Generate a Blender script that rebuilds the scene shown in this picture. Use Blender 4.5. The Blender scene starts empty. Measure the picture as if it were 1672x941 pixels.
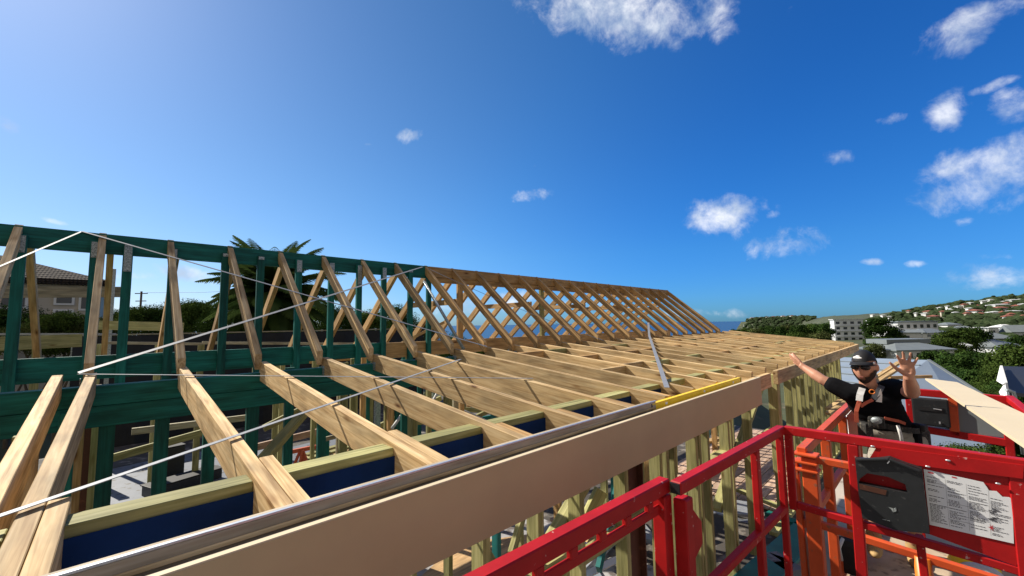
import bpy, bmesh, math, random
import numpy as np
from mathutils import Vector, Matrix, Quaternion, noise as mnoise
R = math.radians
random.seed(7)
scn = bpy.context.scene
COL = scn.collection

# ------------------------------------------------------------------ camera (its position is the world origin)
FPX, YAW, PITCH, ROLL = 676.04, .7710, .0878, -.0161
_f = Vector((math.sin(YAW)*math.cos(PITCH), math.cos(YAW)*math.cos(PITCH), math.sin(PITCH)))
_r = Vector((math.cos(YAW), -math.sin(YAW), 0)); _u = _r.cross(_f)
_r, _u = _r*math.cos(ROLL)+_u*math.sin(ROLL), _u*math.cos(ROLL)-_r*math.sin(ROLL)
cam = bpy.data.cameras.new('camera'); camo = bpy.data.objects.new('camera', cam); COL.objects.link(camo)
camo.matrix_world = Matrix((_r, _u, -_f)).transposed().to_4x4()
cam.sensor_width = 36; cam.lens = 36*FPX/1672; cam.clip_start = .02; cam.clip_end = 60000
cam.shift_y = 0
scn.camera = camo

def ray(x, y): return _f+_r*((x-836)/FPX)-_u*((y-470.5)/FPX)
def dep(x, y, d): return ray(x, y)*d
def onY(x, y, Y): d = ray(x, y); return d*(Y/d.y)
def onX(x, y, X): d = ray(x, y); return d*(X/d.x)
def onZ(x, y, Z): d = ray(x, y); return d*(Z/d.z)
def azr(x, y, dist):            # point at a horizontal distance on the ray through a measured direction
    d = ray(x, y); return d*(dist/math.hypot(d.x, d.y))

# ------------------------------------------------------------------ materials
def nodes(name):
    m = bpy.data.materials.new(name); m.use_nodes = True
    nt = m.node_tree; b = nt.nodes['Principled BSDF']; return m, nt, b
def N(nt, t, **k):
    n = nt.nodes.new(t)
    for a, v in k.items(): setattr(n, a, v)
    return n
def L(nt, a, b): nt.links.new(a, b)
def ramp(nt, fac, stops):
    r = N(nt, 'ShaderNodeValToRGB'); e = r.color_ramp.elements
    while len(e) < len(stops): e.new(.5)
    for i, (p, c) in enumerate(stops): e[i].position = p; e[i].color = (*c, 1) if len(c) == 3 else c
    L(nt, fac, r.inputs[0]); return r.outputs[0]
def mul(nt, a, b, f=1.0):
    m = N(nt, 'ShaderNodeMix', data_type='RGBA', blend_type='MULTIPLY'); m.inputs[0].default_value = f
    L(nt, a, m.inputs[6]); L(nt, b, m.inputs[7]); return m.outputs[2]

def wood(name, dark, mid, light, rough=.72, knots=True, stain=.35):
    m, nt, b = nodes(name)
    tc = N(nt, 'ShaderNodeTexCoord'); oi = N(nt, 'ShaderNodeObjectInfo')
    w = N(nt, 'ShaderNodeMath', operation='MULTIPLY'); w.inputs[1].default_value = 40; L(nt, oi.outputs['Random'], w.inputs[0])
    mp = N(nt, 'ShaderNodeMapping'); mp.inputs['Scale'].default_value = (1.7, 40, 40); L(nt, tc.outputs['Object'], mp.inputs['Vector'])
    n1 = N(nt, 'ShaderNodeTexNoise', noise_dimensions='4D'); n1.inputs['Scale'].default_value = 1.6; n1.inputs['Detail'].default_value = 8
    n1.inputs['Distortion'].default_value = .9
    L(nt, mp.outputs[0], n1.inputs['Vector']); L(nt, w.outputs[0], n1.inputs['W'])
    c = ramp(nt, n1.outputs[0], [(.30, dark), (.5, mid), (.68, light)])
    # blotches of weathering, large
    mp2 = N(nt, 'ShaderNodeMapping'); mp2.inputs['Scale'].default_value = (2.2, 9, 9); L(nt, tc.outputs['Object'], mp2.inputs['Vector'])
    n2 = N(nt, 'ShaderNodeTexNoise', noise_dimensions='4D'); n2.inputs['Scale'].default_value = 2.0; n2.inputs['Detail'].default_value = 3
    L(nt, mp2.outputs[0], n2.inputs['Vector']); L(nt, w.outputs[0], n2.inputs['W'])
    s = ramp(nt, n2.outputs[0], [(.32, (1-stain, 1-stain, 1-stain)), (.58, (1.06, 1.05, 1.03))])
    c = mul(nt, c, s)
    if knots:
        mp3 = N(nt, 'ShaderNodeMapping'); mp3.inputs['Scale'].default_value = (3.4, 12, 12); L(nt, tc.outputs['Object'], mp3.inputs['Vector'])
        v = N(nt, 'ShaderNodeTexVoronoi', voronoi_dimensions='4D'); v.inputs['Scale'].default_value = 1.0
        L(nt, mp3.outputs[0], v.inputs['Vector']); L(nt, w.outputs[0], v.inputs['W'])
        k = ramp(nt, v.outputs['Distance'], [(.07, (.22, .13, .08)), (.12, (.62, .52, .42)), (.22, (1, 1, 1))])
        c = mul(nt, c, k)
    rr = N(nt, 'ShaderNodeMapRange'); rr.inputs[3].default_value = .70; rr.inputs[4].default_value = 1.20; L(nt, oi.outputs['Random'], rr.inputs[0])
    hs = N(nt, 'ShaderNodeHueSaturation'); L(nt, c, hs.inputs['Color']); L(nt, rr.outputs[0], hs.inputs['Value'])
    L(nt, hs.outputs[0], b.inputs['Base Color']); b.inputs['Roughness'].default_value = rough
    b.inputs['Specular IOR Level'].default_value = .25
    bp = N(nt, 'ShaderNodeBump'); bp.inputs['Strength'].default_value = .25; bp.inputs['Distance'].default_value = .002
    L(nt, n1.outputs[0], bp.inputs['Height']); L(nt, bp.outputs[0], b.inputs['Normal'])
    return m

def paint(name, col, rough=.5, var=.25, scale=6, metal=0, spec=.4, dirt=None, dirt_pos=(.62, .72), bump=0, coords='Object'):
    m, nt, b = nodes(name)
    tc = N(nt, 'ShaderNodeTexCoord')
    n = N(nt, 'ShaderNodeTexNoise'); n.inputs['Scale'].default_value = scale; n.inputs['Detail'].default_value = 6; n.inputs['Roughness'].default_value = .62
    L(nt, tc.outputs[coords], n.inputs['Vector'])
    c = ramp(nt, n.outputs[0], [(.3, tuple(x*(1-var) for x in col)), (.7, tuple(min(1, x*(1+var*.6)) for x in col))])
    if dirt:
        n2 = N(nt, 'ShaderNodeTexNoise'); n2.inputs['Scale'].default_value = scale*3.7; n2.inputs['Detail'].default_value = 8
        L(nt, tc.outputs[coords], n2.inputs['Vector'])
        f = ramp(nt, n2.outputs[0], [(dirt_pos[0], (0, 0, 0)), (dirt_pos[1], (1, 1, 1))])
        mx = N(nt, 'ShaderNodeMix', data_type='RGBA'); L(nt, f, mx.inputs[0]); L(nt, c, mx.inputs[6]); mx.inputs[7].default_value = (*dirt, 1)
        c = mx.outputs[2]
    L(nt, c, b.inputs['Base Color'])
    b.inputs['Roughness'].default_value = rough; b.inputs['Metallic'].default_value = metal; b.inputs['Specular IOR Level'].default_value = spec
    if bump:
        bp = N(nt, 'ShaderNodeBump'); bp.inputs['Strength'].default_value = bump; bp.inputs['Distance'].default_value = .01
        L(nt, n.outputs[0], bp.inputs['Height']); L(nt, bp.outputs[0], b.inputs['Normal'])
    return m

def leafmat(name, dark, light, trans=.16):
    m, nt, b = nodes(name)
    tc = N(nt, 'ShaderNodeTexCoord'); oi = N(nt, 'ShaderNodeObjectInfo')
    n = N(nt, 'ShaderNodeTexNoise'); n.inputs['Scale'].default_value = 1.3; n.inputs['Detail'].default_value = 4
    L(nt, tc.outputs['Object'], n.inputs['Vector'])
    c = ramp(nt, n.outputs[0], [(.35, dark), (.68, light)])
    rr = N(nt, 'ShaderNodeMapRange'); rr.inputs[3].default_value = .65; rr.inputs[4].default_value = 1.25; L(nt, oi.outputs['Random'], rr.inputs[0])
    hs = N(nt, 'ShaderNodeHueSaturation'); L(nt, c, hs.inputs['Color']); L(nt, rr.outputs[0], hs.inputs['Value'])
    b = N(nt, 'ShaderNodeBsdfDiffuse'); L(nt, hs.outputs[0], b.inputs[0])
    t = N(nt, 'ShaderNodeBsdfTranslucent'); L(nt, hs.outputs[0], t.inputs[0])
    mx = N(nt, 'ShaderNodeMixShader'); mx.inputs[0].default_value = trans
    L(nt, b.outputs[0], mx.inputs[1]); L(nt, t.outputs[0], mx.inputs[2])
    L(nt, mx.outputs[0], nt.nodes['Material Output'].inputs['Surface'])
    return m

M = {}
M['pine'] = wood('pine', (.36, .215, .09), (.59, .405, .20), (.73, .545, .305))
M['pine_warm'] = wood('pine_warm', (.33, .18, .065), (.51, .31, .13), (.61, .40, .185))
M['treated'] = wood('treated_pine', (.20, .19, .065), (.33, .31, .13), (.43, .40, .19), stain=.3)
M['treated_grey'] = wood('treated_weathered', (.20, .17, .10), (.33, .29, .19), (.42, .38, .27), knots=False)
M['green'] = wood('green_timber', (.004, .075, .062), (.007, .125, .102), (.012, .165, .138), rough=.6, knots=False, stain=.4)
M['teal'] = paint('teal_timber_paint', (.012, .16, .15), .5, .3, 3)
M['fascia'] = paint('primed_fascia_face', (.48, .37, .205), .6, .08, 2.2, dirt=(.30, .2, .12), dirt_pos=(.74, .80))
M['cream'] = paint('primed_board_cream', (.60, .50, .34), .6, .07, 2, dirt=(.42, .33, .2), dirt_pos=(.73, .80))
M['shaded_board'] = wood('shaded_trim_timber', (.30, .24, .17), (.40, .33, .24), (.46, .40, .31), knots=False, stain=.25)  # shade on the pine upstand is put into this grey-tan colour
M['galv'] = paint('galvanised_steel', (.62, .64, .67), .38, .18, 30, metal=.75)
M['strap'] = paint('strap_steel', (.25, .26, .28), .5, .25, 40, metal=.1)
M['plate'] = paint('nail_plate_steel', (.42, .46, .46), .45, .4, 60, metal=.5, dirt=(.1, .12, .12), dirt_pos=(.52, .58))
M['red'] = paint('red_enamel', (.38, .007, .008), .5, .2, 9, spec=.25, dirt=(.52, .30, .27), dirt_pos=(.69, .72), bump=.05)
M['orange'] = paint('orange_enamel', (.60, .085, .02), .42, .2, 6, dirt=(.28, .11, .06), dirt_pos=(.64, .72), bump=.06)
M['orange_tube'] = paint('orange_tube_enamel', (.66, .17, .015), .42, .2, 6, dirt=(.3, .13, .05), dirt_pos=(.66, .74))
M['yellow'] = paint('yellow_anodised', (.92, .62, .01), .4, .08, 8)
M['black_plastic'] = paint('black_plastic', (.016, .018, .02), .48, .3, 12, dirt=(.06, .06, .058), dirt_pos=(.62, .75))
M['black'] = paint('black_rubber', (.012, .012, .013), .6, .3, 10)
M['paper'] = paint('laminated_paper', (.74, .75, .76), .35, .05, 3)
M['ink'] = paint('print_ink', (.07, .07, .08), .6, .1, 3)
M['redink'] = paint('red_print', (.5, .04, .05), .6, .1, 3)
M['wrap'] = paint('blue_building_wrap', (.003, .020, .095), .7, .35, 4, bump=.4, spec=.1)
M['rust'] = paint('primed_steel_brown', (.085, .028, .014), .6, .3, 5, dirt=(.16, .06, .03), dirt_pos=(.6, .7))
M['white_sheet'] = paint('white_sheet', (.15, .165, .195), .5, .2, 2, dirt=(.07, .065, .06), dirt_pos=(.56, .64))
M['net'] = paint('black_shade_cloth', (.014, .015, .016), .8, .4, 3)
M['concrete'] = paint('concrete', (.40, .35, .29), .85, .25, .8, dirt=(.25, .2, .16), dirt_pos=(.56, .7), bump=.2)
M['deck'] = wood('deck_boards', (.34, .22, .15), (.48, .33, .24), (.56, .42, .32))
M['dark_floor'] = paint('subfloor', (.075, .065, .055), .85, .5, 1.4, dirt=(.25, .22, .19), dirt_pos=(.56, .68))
M['skin'] = paint('skin', (.50, .245, .155), .5, .1, 9)
M['hair'] = paint('beard_hair', (.040, .024, .016), .75, .4, 60)
M['shirt'] = paint('black_cotton', (.006, .006, .0075), .9, .3, 20, spec=.1)
M['shorts'] = paint('grey_canvas', (.33, .30, .25), .85, .25, 18, dirt=(.12, .10, .08), dirt_pos=(.6, .7))
M['cap'] = paint('black_cap', (.010, .010, .012), .75, .25, 30)
M['white'] = paint('white_print', (.78, .78, .76), .6, .06, 20)
M['lens'] = paint('dark_lens', (.006, .006, .008), .12, .1, 3, spec=.6)
M['leather'] = paint('tool_belt', (.022, .020, .018), .7, .5, 18, dirt=(.13, .11, .08), dirt_pos=(.58, .68))
M['webbing'] = paint('red_webbing', (.48, .10, .05), .7, .2, 25)
M['webbing_grey'] = paint('pale_webbing', (.58, .57, .55), .7, .2, 25)
M['house_wall'] = paint('render_beige', (.47, .42, .34), .8, .08, 1.5)
M['white_wall'] = paint('render_white', (.70, .70, .68), .75, .07, .6)
M['pale_wall'] = paint('render_grey', (.60, .61, .61), .75, .08, .5)
M['roof_grey'] = paint('roof_grey', (.17, .19, .195), .55, .12, .5)
M['roof_blue'] = paint('roof_light_metal', (.22, .26, .30), .45, .1, .7)
M['roof_dark'] = paint('roof_dark', (.045, .048, .055), .55, .15, .7)
M['roof_red'] = paint('roof_terracotta', (.24, .085, .055), .7, .2, .5)
M['glass'] = paint('window_glass', (.025, .032, .04), .12, .3, .8, spec=.7)
M['trunk'] = paint('bark', (.10, .075, .05), .9, .4, 6, bump=.5)
M['leaf_a'] = leafmat('leaf_dark', (.016, .036, .010), (.055, .095, .022))
M['leaf_b'] = leafmat('leaf_mid', (.030, .055, .013), (.095, .14, .030))
M['leaf_c'] = leafmat('leaf_olive', (.034, .045, .016), (.10, .115, .038))
M['leaf_far'] = leafmat('leaf_far', (.018, .030, .014), (.046, .060, .028), .08)  # distance haze put into the colour as greyer greens
M['palm_leaf'] = leafmat('palm_leaf', (.030, .058, .016), (.085, .125, .036), .3)

def tiles(name, c1, c2, sx, sy):
    m, nt, b = nodes(name)
    tc = N(nt, 'ShaderNodeTexCoord'); mp = N(nt, 'ShaderNodeMapping'); mp.inputs['Scale'].default_value = (sx, sx, sx)
    L(nt, tc.outputs['Object'], mp.inputs['Vector'])
    w1 = N(nt, 'ShaderNodeTexWave', wave_type='BANDS', bands_direction='X'); w1.inputs['Scale'].default_value = 1.0; w1.inputs['Distortion'].default_value = .4
    w2 = N(nt, 'ShaderNodeTexWave', wave_type='BANDS', bands_direction='Z'); w2.inputs['Scale'].default_value = sy; w2.inputs['Distortion'].default_value = .3
    L(nt, mp.outputs[0], w1.inputs['Vector']); L(nt, mp.outputs[0], w2.inputs['Vector'])
    n = N(nt, 'ShaderNodeTexNoise'); n.inputs['Scale'].default_value = 8; L(nt, tc.outputs['Object'], n.inputs['Vector'])
    a = N(nt, 'ShaderNodeMath', operation='MULTIPLY'); L(nt, w1.outputs['Fac'], a.inputs[0]); L(nt, w2.outputs['Fac'], a.inputs[1])
    a2 = N(nt, 'ShaderNodeMath', operation='ADD'); L(nt, a.outputs[0], a2.inputs[0]); L(nt, n.outputs[0], a2.inputs[1])
    c = ramp(nt, a2.outputs[0], [(.4, c1), (.95, c2)])
    L(nt, c, b.inputs['Base Color']); b.inputs['Roughness'].default_value = .95; b.inputs['Specular IOR Level'].default_value = .1
    bp = N(nt, 'ShaderNodeBump'); bp.inputs['Distance'].default_value = .05; L(nt, a.outputs[0], bp.inputs['Height']); L(nt, bp.outputs[0], b.inputs['Normal'])
    return m
M['tiles'] = tiles('concrete_tiles', (.012, .010, .009), (.052, .041, .034), 2.8, 1.0)

# ------------------------------------------------------------------ object helpers
W = {}                                                # world matrix of each object by name
def tag(o, label=None, cat=None, group=None, kind=None):
    for k, v in (('label', label), ('category', cat), ('group', group), ('kind', kind)):
        if v: o[k] = v
    return o
def place(o, mw, parent=None):
    COL.objects.link(o)
    if parent is not None:
        o.parent = parent; o.matrix_basis = W[parent.name].inverted() @ mw
    else: o.matrix_basis = mw
    W[o.name] = mw.copy(); return o
def thing(name, loc, label, cat, group=None):
    o = bpy.data.objects.new(name, None); o.empty_display_size = .2
    place(o, Matrix.Translation(Vector(loc))); return tag(o, label, cat, group, 'thing')

class MB:
    """collects shapes given in world coordinates"""
    def __init__(s): s.bm = bmesh.new(); s.smooth = []
    def poly(s, pts, thick=None, n=None):
        v = [s.bm.verts.new(p) for p in pts]; f = s.bm.faces.new(v)
        if thick:
            n = Vector(n).normalized()*thick
            v2 = [s.bm.verts.new(Vector(p)+n) for p in pts]
            s.bm.faces.new(v2[::-1])
            k = len(v)
            for i in range(k): s.bm.faces.new((v[i], v2[i], v2[(i+1) % k], v[(i+1) % k]))
        return s
    def box(s, c, size, rot=None, bev=0):
        bm = bmesh.new(); bmesh.ops.create_cube(bm, size=1)
        bmesh.ops.scale(bm, vec=Vector(size), verts=bm.verts)
        if bev: bmesh.ops.bevel(bm, geom=bm.edges[:], offset=bev, segments=2, affect='EDGES', profile=.6)
        mt = Matrix.Translation(Vector(c)) @ (rot.to_4x4() if rot else Matrix())
        s.add(bm, mt); return s
    def add(s, bm, mt, smooth=False):
        bmesh.ops.transform(bm, matrix=mt, verts=bm.verts)
        me = bpy.data.meshes.new('t'); bm.to_mesh(me); bm.free()
        k = len(s.bm.faces); s.bm.from_mesh(me); bpy.data.meshes.remove(me)
        if smooth:
            s.bm.faces.ensure_lookup_table()
            for f in s.bm.faces[k:]: f.smooth = True
        return s
    def bar(s, p0, p1, w, h, up=(0, 0, 1), bev=.002):
        p0, p1 = Vector(p0), Vector(p1); q, ln = frame(p0, p1, up)
        bm = bmesh.new(); bmesh.ops.create_cube(bm, size=1)
        bmesh.ops.scale(bm, vec=(ln, w, h), verts=bm.verts)
        if bev: bmesh.ops.bevel(bm, geom=bm.edges[:], offset=bev, segments=2, affect='EDGES', profile=.6)
        s.add(bm, Matrix.Translation((p0+p1)/2) @ q.to_4x4()); return s
    def tube(s, pts, r, seg=10):
        pts = [Vector(p) for p in pts]; rings = []
        rr = r if isinstance(r, (list, tuple)) else [r]*len(pts)
        for i, p in enumerate(pts):
            t = (pts[min(i+1, len(pts)-1)]-pts[max(i-1, 0)]).normalized()
            a = t.orthogonal().normalized() if i == 0 else (pa - t*pa.dot(t)).normalized()
            pa = a; b = t.cross(a)
            rings.append([s.bm.verts.new(p+(a*math.cos(2*math.pi*k/seg)+b*math.sin(2*math.pi*k/seg))*rr[i]) for k in range(seg)])
        for i in range(len(rings)-1):
            for k in range(seg):
                f = s.bm.faces.new((rings[i][k], rings[i][(k+1) % seg], rings[i+1][(k+1) % seg], rings[i+1][k])); f.smooth = True
        s.bm.faces.new(rings[0][::-1]); s.bm.faces.new(rings[-1]); return s
    def ball(s, c, size, rot=None, sub=3):
        bm = bmesh.new(); bmesh.ops.create_icosphere(bm, subdivisions=sub, radius=1)
        bmesh.ops.scale(bm, vec=Vector(size), verts=bm.verts)
        s.add(bm, Matrix.Translation(Vector(c)) @ (rot.to_4x4() if rot else Matrix()), True); return s
    def build(s, name, mat, parent=None, origin=None, rot=None):
        """rot: 3x3 local frame, so that object texture coordinates follow the piece"""
        vs = [v.co for v in s.bm.verts]
        if origin is None:
            if parent is not None: origin = W[parent.name].translation
            else:
                lo = [min(v[k] for v in vs) for k in range(3)]; hi = [max(v[k] for v in vs) for k in range(3)]
                origin = Vector(((lo[0]+hi[0])/2, (lo[1]+hi[1])/2, lo[2]))
        mw = Matrix.Translation(origin) @ (rot.to_4x4() if rot else Matrix())
        bmesh.ops.transform(s.bm, matrix=mw.inverted(), verts=s.bm.verts)
        bmesh.ops.recalc_face_normals(s.bm, faces=s.bm.faces)
        me = bpy.data.meshes.new(name); s.bm.to_mesh(me); s.bm.free()
        me.materials.append(M[mat] if isinstance(mat, str) else mat)
        return place(bpy.data.objects.new(name, me), mw, parent)

def frame(p0, p1, up=(0, 0, 1)):
    x = (Vector(p1)-Vector(p0)); ln = x.length; x.normalize()
    up = Vector(up); z = (up-x*up.dot(x))
    if z.length < 1e-4: z = x.orthogonal()
    z.normalize(); y = z.cross(x)
    return Matrix((x, y, z)).transposed(), ln

_cache = {}
def board(name, p0, p1, w, h, mat, parent=None, up=(0, 0, 1), anchor='c', sh0=0, sh1=0, bev=.002):
    """a length of timber from p0 to p1, w wide, h deep; local x runs along it. anchor t: the points lie on its top face"""
    p0, p1 = Vector(p0), Vector(p1); q, ln = frame(p0, p1, up)
    key = (round(ln, 3), w, h, anchor, round(sh0, 3), round(sh1, 3), mat, bev)
    me = _cache.get(key)
    if me is None:
        bm = bmesh.new(); bmesh.ops.create_cube(bm, size=1)
        bmesh.ops.scale(bm, vec=(ln, w, h), verts=bm.verts)
        for v in bm.verts:
            up_ = .5 if v.co.z > 0 else -.5
            v.co.x += (sh0 if v.co.x < 0 else sh1)*up_
            v.co.x += ln/2
            if anchor == 't': v.co.z -= h/2
            if anchor == 'b': v.co.z += h/2
        if bev: bmesh.ops.bevel(bm, geom=bm.edges[:], offset=bev, segments=1, affect='EDGES')
        me = bpy.data.meshes.new(name); bm.to_mesh(me); bm.free(); me.materials.append(M[mat]); _cache[key] = me
    mw = Matrix.Translation(p0) @ q.to_4x4()
    return place(bpy.data.objects.new(name, me), mw, parent)

# ------------------------------------------------------------------ world: daylight sky with scattered clouds, and the sun
SUN_AZ, SUN_EL = R(-16), R(40)               # azimuth measured from +Y towards +X
sund = Vector((math.sin(SUN_AZ)*math.cos(SUN_EL), math.cos(SUN_AZ)*math.cos(SUN_EL), math.sin(SUN_EL)))
sl = bpy.data.lights.new('sun', 'SUN'); sl.energy = 5.0; sl.angle = R(.5); sl.color = (1, .93, .80)
so = bpy.data.objects.new('sun', sl); COL.objects.link(so); so.rotation_euler = (-sund).to_track_quat('-Z', 'Y').to_euler()

world = bpy.data.worlds.new('World'); scn.world = world; world.use_nodes = True
nt = world.node_tree; bg = nt.nodes['Background']
sky = N(nt, 'ShaderNodeTexSky', sky_type='NISHITA'); sky.sun_disc = False
sky.sun_elevation = SUN_EL; sky.sun_rotation = SUN_AZ % (2*math.pi); sky.altitude = 0; sky.air_density = 1.0; sky.dust_density = .35; sky.ozone_density = 4.0
geo = N(nt, 'ShaderNodeTexCoord')
DIRN = geo.outputs['Generated']
def cloud_group():
    """max over the clouds of (1 - squared distance in the cloud's own ellipse)"""
    # px, py of the centre, half width, half height, tilt in degrees, strength
    cl = [(1030, 8, 140, 52, 4, 1.0), (930, 2, 50, 22, 0, .8), (1205, 3, 26, 12, 0, .5), (1565, 55, 88, 26, -32, .85), (1545, 180, 40, 36, 10, .6),
          (1652, 172, 46, 36, -22, .85), (1625, 140, 60, 9, -20, .4), (1585, 302, 100, 40, -14, 1.0), (1655, 272, 62, 44, -10, .95), (1545, 322, 60, 18, -8, .8), (1370, 256, 34, 18, 0, .62), (1460, 192, 34, 11, -15, .4),
          (1188, 354, 56, 30, -8, 1.0), (1260, 352, 14, 10, 0, .7), (1288, 397, 64, 22, -3, .95), (674, 221, 26, 14, -22, .75), (868, 317, 40, 15, -5, .55),
          (882, 273, 16, 9, 0, .5), (602, 236, 10, 4, 0, .45), (1610, 448, 60, 20, 0, .9), (1490, 432, 28, 8, 0, .5), (1425, 428, 24, 7, 0, .5), (1575, 362, 30, 10, 0, .55), (1640, 420, 60, 8, 0, .4),
          (15, 205, 36, 14, 32, .6), (190, 448, 60, 10, 0, .35), (90, 362, 30, 6, 15, .35), (330, 450, 70, 12, 10, .55), (760, 500, 60, 14, 0, .5), (820, 490, 70, 16, 0, .5), (1080, 512, 120, 8, 0, .35), (960, 495, 60, 10, 0, .35)]
    out = None
    for x, y, a, b_, t, s_ in cl:
        c = ray(x, y); k = c.length; c = c.normalized()
        t1 = (_r*math.cos(R(t))-_u*math.sin(R(t)))      # directions on the sky dome, fixed in the world
        t1 = (t1-c*t1.dot(c)).normalized(); t2 = c.cross(t1)*-1
        # angular half sizes
        def half(dx, dy): return math.tan(ray(x+dx, y+dy).angle(c))
        ca, sa = math.cos(R(t)), math.sin(R(t))
        kk = 1.22 if a > 50 else .95; a, b_ = a*kk, b_*kk; ha = half(a*ca, a*sa); hb = half(-b_*sa, b_*ca)
        du = N(nt, 'ShaderNodeVectorMath', operation='DOT_PRODUCT'); L(nt, DIRN, du.inputs[0]); du.inputs[1].default_value = t1/ha
        dv = N(nt, 'ShaderNodeVectorMath', operation='DOT_PRODUCT'); L(nt, DIRN, dv.inputs[0]); dv.inputs[1].default_value = t2/hb
        dc = N(nt, 'ShaderNodeVectorMath', operation='DOT_PRODUCT'); L(nt, DIRN, dc.inputs[0]); dc.inputs[1].default_value = c
        u2 = N(nt, 'ShaderNodeMath', operation='MULTIPLY'); L(nt, du.outputs['Value'], u2.inputs[0]); L(nt, du.outputs['Value'], u2.inputs[1])
        v2 = N(nt, 'ShaderNodeMath', operation='MULTIPLY_ADD'); L(nt, dv.outputs['Value'], v2.inputs[0]); L(nt, dv.outputs['Value'], v2.inputs[1]); L(nt, u2.outputs[0], v2.inputs[2])
        m = N(nt, 'ShaderNodeMath', operation='MULTIPLY_ADD'); L(nt, v2.outputs[0], m.inputs[0]); m.inputs[1].default_value = -1.1; m.inputs[2].default_value = s_+.12
        fr = N(nt, 'ShaderNodeMath', operation='GREATER_THAN'); L(nt, dc.outputs['Value'], fr.inputs[0]); fr.inputs[1].default_value = .3
        m2 = N(nt, 'ShaderNodeMath', operation='ADD'); m2.inputs[1].default_value = 3; L(nt, m.outputs[0], m2.inputs[0])
        m3 = N(nt, 'ShaderNodeMath', operation='MULTIPLY'); L(nt, m2.outputs[0], m3.inputs[0]); L(nt, fr.outputs[0], m3.inputs[1])
        if out is None: out = m3.outputs[0]
        else:
            mx = N(nt, 'ShaderNodeMath', operation='MAXIMUM'); L(nt, out, mx.inputs[0]); L(nt, m3.outputs[0], mx.inputs[1]); out = mx.outputs[0]
    sb = N(nt, 'ShaderNodeMath', operation='SUBTRACT'); L(nt, out, sb.inputs[0]); sb.inputs[1].default_value = 3
    return sb.outputs[0]
mask = cloud_group()
n1 = N(nt, 'ShaderNodeTexNoise'); n1.inputs['Scale'].default_value = 15; n1.inputs['Detail'].default_value = 10; n1.inputs['Roughness'].default_value = .62; n1.inputs['Distortion'].default_value = .2
L(nt, DIRN, n1.inputs['Vector'])
n2 = N(nt, 'ShaderNodeTexNoise'); n2.inputs['Scale'].default_value = 19; n2.inputs['Detail'].default_value = 5; L(nt, DIRN, n2.inputs['Vector'])
nz = N(nt, 'ShaderNodeMath', operation='MULTIPLY_ADD'); L(nt, n1.outputs[0], nz.inputs[0]); nz.inputs[1].default_value = 5.8; nz.inputs[2].default_value = -2.65
ad = N(nt, 'ShaderNodeMath', operation='ADD'); L(nt, mask, ad.inputs[0]); L(nt, nz.outputs[0], ad.inputs[1])
den = N(nt, 'ShaderNodeMapRange', interpolation_type='SMOOTHSTEP'); L(nt, ad.outputs[0], den.inputs[0]); den.inputs[1].default_value = .0; den.inputs[2].default_value = 2.5; den.inputs[4].default_value = .95
# cloud brightness: thick bright tops, greyer folds
cc = ramp(nt, n2.outputs[0], [(.38, (4.0, 4.8, 6.0)), (.64, (8.4, 8.5, 8.7))])
hs = N(nt, 'ShaderNodeHueSaturation'); hs.inputs['Saturation'].default_value = 1.22; hs.inputs['Value'].default_value = 1.0
L(nt, sky.outputs[0], hs.inputs['Color'])
# the air is a deeper blue away from the sun and towards the sea horizon
sd_ = N(nt, 'ShaderNodeVectorMath', operation='DOT_PRODUCT'); L(nt, DIRN, sd_.inputs[0]); sd_.inputs[1].default_value = sund
sm = N(nt, 'ShaderNodeMapRange', interpolation_type='SMOOTHSTEP'); sm.inputs[1].default_value = .15; sm.inputs[2].default_value = .92; L(nt, sd_.outputs['Value'], sm.inputs[0])
t1_ = ramp(nt, sm.outputs[0], [(0, (.27, .70, 1.10)), (.55, (.56, .83, 1.02)), (1, (.85, .88, .90))])
sp = N(nt, 'ShaderNodeSeparateXYZ'); L(nt, DIRN, sp.inputs[0])
em = N(nt, 'ShaderNodeMapRange', interpolation_type='SMOOTHSTEP'); em.inputs[1].default_value = -.02; em.inputs[2].default_value = .34; L(nt, sp.outputs['Z'], em.inputs[0])
t2_ = ramp(nt, em.outputs[0], [(0, (.74, .76, 1.0)), (.5, (.97, .94, .97)), (1, (1, 1, 1))])
skyc = mul(nt, mul(nt, hs.outputs[0], t1_), t2_)
# warm-white cloud bank added behind the photographer, unseen, to lift and warm the shade
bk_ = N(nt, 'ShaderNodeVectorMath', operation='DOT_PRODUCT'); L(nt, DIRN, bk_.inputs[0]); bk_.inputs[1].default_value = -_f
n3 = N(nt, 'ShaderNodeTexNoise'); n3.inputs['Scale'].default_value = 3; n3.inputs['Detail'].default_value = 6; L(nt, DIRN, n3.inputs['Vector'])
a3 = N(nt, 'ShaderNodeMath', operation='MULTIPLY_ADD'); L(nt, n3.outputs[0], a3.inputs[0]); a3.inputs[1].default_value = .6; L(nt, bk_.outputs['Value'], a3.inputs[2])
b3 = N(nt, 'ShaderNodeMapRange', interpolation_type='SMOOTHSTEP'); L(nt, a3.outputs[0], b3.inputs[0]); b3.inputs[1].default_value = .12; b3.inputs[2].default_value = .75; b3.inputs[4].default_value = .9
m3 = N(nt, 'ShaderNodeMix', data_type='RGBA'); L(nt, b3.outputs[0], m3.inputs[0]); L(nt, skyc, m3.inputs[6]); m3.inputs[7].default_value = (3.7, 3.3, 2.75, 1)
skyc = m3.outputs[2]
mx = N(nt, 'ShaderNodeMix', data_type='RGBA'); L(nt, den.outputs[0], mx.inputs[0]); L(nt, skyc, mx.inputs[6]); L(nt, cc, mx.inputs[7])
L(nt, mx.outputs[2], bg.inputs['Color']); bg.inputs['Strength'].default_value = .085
scn.view_settings.view_transform = 'Standard'; scn.view_settings.look = 'None'; scn.view_settings.gamma = 1; scn.view_settings.use_curve_mapping = False
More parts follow.
